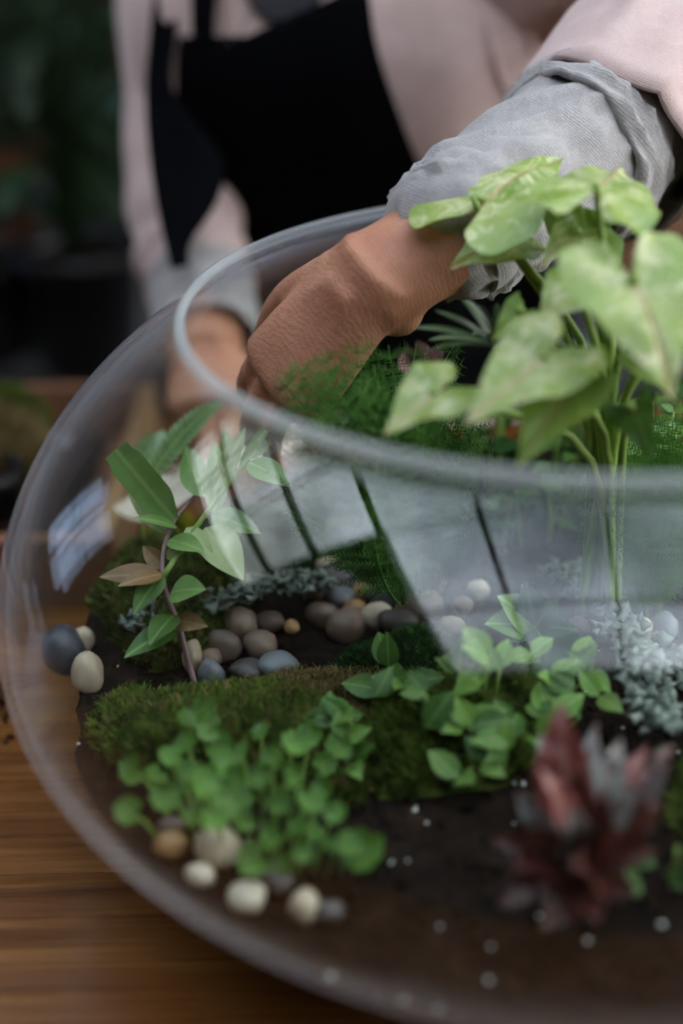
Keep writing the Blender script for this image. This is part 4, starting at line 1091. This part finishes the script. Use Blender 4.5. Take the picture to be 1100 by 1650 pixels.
mk('sleeve_hem', V, Fc, M['grey'], PR)
# right sleeve (image left)
TOPR = SHR.lerp(Vector((-.19, .58, .365)), .55) + Vector((0, 0, .012))
pr = catmull([TOPR, SHR, SHR.lerp(ELR, .5), ELR, ELR.lerp(CR, .72)], 60)
def dr_(s, a): return .0032 * math.sin(46 * s + 1.5 * math.sin(a)) * max(0, (s - .45)) * 2 + .004 * noise.noise(Vector((math.cos(a), math.sin(a), s * 7)))
V, Fc = shell(pr, interp([.062, .066, .058, .052, .047, .043], 60), 48, 1.0, dr_, .003)
mk('sleeve', V, Fc, M['pink'], PR)
bvh2 = BVHTree.FromPolygons(*[list(q) for q in join((tv, tf), tube(pr, interp([.062, .066, .058, .052, .047, .043], 60), 48, disp=dr_))])
cp_ = catmull([ELR.lerp(CR, .66), CR, CR.lerp(WR, .62)], 24)
V, Fc = shell(cp_, interp([.0435, .0425, .041], 24), 48, 1.0, wr(.0018, 12, 5, 2.0), .003); mk('undersleeve', V, Fc, M['grey'], PR)

# things draped on the torso are laid on its surface
def drape(name, poly_rows, material, off, nx=24, ny=30, label=None, thick=.003):
    """poly_rows: left and right edge pixels row by row from top to bottom"""
    Lr = catmull([Vector((a, b, 0)) for (a, b), _ in poly_rows], ny); Rr = catmull([Vector((a, b, 0)) for _, (a, b) in poly_rows], ny)
    grid = []
    last = None
    for i in range(ny):
        row = []
        for j in range(nx):
            q = Lr[i].lerp(Rr[i], j / (nx - 1)); d = (PX(q.x, q.y, 1) - CAM).normalized()
            hit = bvh.ray_cast(CAM, d)
            if hit[0] is not None: p = hit[0]; last = (p - CAM).length
            else: p = CAM + d * (last or 1.2)
            row.append(p)
        grid.append(row)
    # smooth so that it hangs as cloth
    for _ in range(6):
        ng = [r[:] for r in grid]
        for i in range(1, ny - 1):
            for j in range(1, nx - 1): ng[i][j] = (grid[i - 1][j] + grid[i + 1][j] + grid[i][j - 1] + grid[i][j + 1]) / 4
        grid = ng
    V, Fc = [], []
    for lay in (0, 1):
        for i in range(ny):
            for j in range(nx):
                p = grid[i][j]; d = (CAM - p).normalized(); V.append(p + d * (off - lay * thick))
    n = nx * ny
    for i in range(ny - 1):
        for j in range(nx - 1):
            a = i * nx + j; Fc.append((a, a + nx, a + nx + 1, a + 1)); Fc.append((n + a, n + a + 1, n + a + nx + 1, n + a + nx))
    edge = [j for j in range(nx)] + [i * nx + nx - 1 for i in range(1, ny)] + [(ny - 1) * nx + j for j in range(nx - 2, -1, -1)] + [i * nx for i in range(ny - 2, 0, -1)]
    for a, b in zip(edge, edge[1:] + edge[:1]): Fc.append((a, b, b + n, a + n))
    return mk(name, V, Fc, material, PR, label=label)
drape('apron', [((288, 58), (400, 58)), ((284, 130), (430, 110)), ((282, 210), (470, 200)), ((284, 300), (520, 300)), ((288, 400), (560, 400)), ((292, 520), (600, 520)), ((300, 680), (640, 680))], M['black'], .011, label='black canvas apron')
drape('apron_front', [((338, 84), (592, -30)), ((345, 130), (606, 70)), ((358, 200), (642, 180)), ((372, 280), (690, 290)), ((385, 380), (765, 375)), ((395, 480), (880, 450)), ((400, 560), (930, 540)), ((410, 680), (940, 680))], M['black'], .014)
drape('neck_strap', [((308, -40), (352, -40)), ((308, 20), (346, 20)), ((310, 74), (344, 74))], M['black'], .011, 6, 10)
drape('undershirt', [((392, -125), (500, -135)), ((388, -50), (526, -66)), ((398, 0), (522, -20)), ((415, 22), (508, 8)), ((440, 36), (485, 30))], M['darkgrey'], .006, 12, 12, label='charcoal shirt at the neckline')
def band(name, pts, wid):
    p = catmull(pts, 24); mid_ = Vector((-.16, .57, .30))
    for i in range(5, 24):
        h, nn_, _, _ = bvh2.find_nearest(p[i] + Vector((0, -.02, .05)))
        if nn_.dot(h - mid_) < 0: nn_ = -nn_
        p[i] = h + nn_ * .005
    p = p[:5] + [(p[i - 1] + p[i] * 2 + p[min(i + 1, 23)]) / 4 for i in range(5, 24)]
    V, Fc = tube(p, [wid] * 24, 10, ref=Vector((1, -.2, 0)), flat=.14); return mk(name, V, Fc, M['black'], PR)
_d = (PX(328, -20, 1) - CAM).normalized(); _h = bvh.ray_cast(CAM, _d)[0] or PX(328, -20, 1.15)
band('neck_strap', [_h - _d * .009, Vector((-.222, .515, .432)), Vector((-.205, .57, .446)), Vector((-.16, .62, .43))], R(20, 1.13))
# necklace cords
for nm, pts in (('necklace', [(420, -30), (402, 20), (382, 60), (374, 84)]), ('necklace', [(352, -20), (360, 30), (368, 62), (372, 84)])):
    pp3 = []
    for a, b in pts:
        d = (PX(a, b, 1) - CAM).normalized(); h = bvh.ray_cast(CAM, d); pp3.append((h[0] if h[0] is not None else CAM + d * 1.2) - d * .010)
    V, Fc = tube(catmull(pp3, 16), [.0008] * 16, 6); mk(nm, V, Fc, M['cord'], PR)
# cardigan seam folds by the armpit
for pts, rr_ in (([(780, -20), (788, 60), (808, 130), (835, 175)], .0035), ([(905, -10), (885, 30), (880, 70)], .005), ([(868, -10), (852, 40), (856, 90)], .004)):
    pp3 = []
    for a, b in pts:
        d = (PX(a, b, 1) - CAM).normalized(); h = bvh.ray_cast(CAM, d); pp3.append((h[0] if h[0] is not None else CAM + d * 1.1) - d * .001)
    V, Fc = tube(catmull(pp3, 20), [rr_ * (.3 + .7 * math.sin(PI * i / 19)) for i in range(20)], 8); mk('fold', V, Fc, M['pink'], PR)
# loose apron tie that hangs in front of the right sleeve
tt = [((262, -80), (298, -80)), ((250, -30), (292, -30)), ((240, 60), (285, 40)), ((234, 150), (280, 150)), ((240, 250), (356, 250)), ((252, 330), (352, 320)), ((266, 395), (308, 390)), ((276, 434), (304, 428))]
Lr = catmull([PX(*a, 1.162 - .012 * i) for i, (a, b) in enumerate(tt)], 30); Rr = catmull([PX(*b, 1.162 - .012 * i) for i, (a, b) in enumerate(tt)], 30)
V, Fc = [], []
for lay in (0, 1):
    for i in range(30):
        for j in range(6): V.append(Lr[i].lerp(Rr[i], j / 5) + (CAM - Lr[i]).normalized() * (.004 * math.sin(j * 1.3 + i * .2) - lay * .0025))
for i in range(29):
    for j in range(5):
        a = i * 6 + j; Fc.append((a, a + 6, a + 7, a + 1)); Fc.append((180 + a, 181 + a, 187 + a, 186 + a))
ed = [j for j in range(6)] + [i * 6 + 5 for i in range(1, 30)] + [29 * 6 + j for j in range(4, -1, -1)] + [i * 6 for i in range(28, 0, -1)]
for a, b in zip(ed, ed[1:] + ed[:1]): Fc.append((a, b, b + 180, a + 180))
mk('apron_tie', V, Fc, M['black'], PR, label='loose black apron tie hanging down')
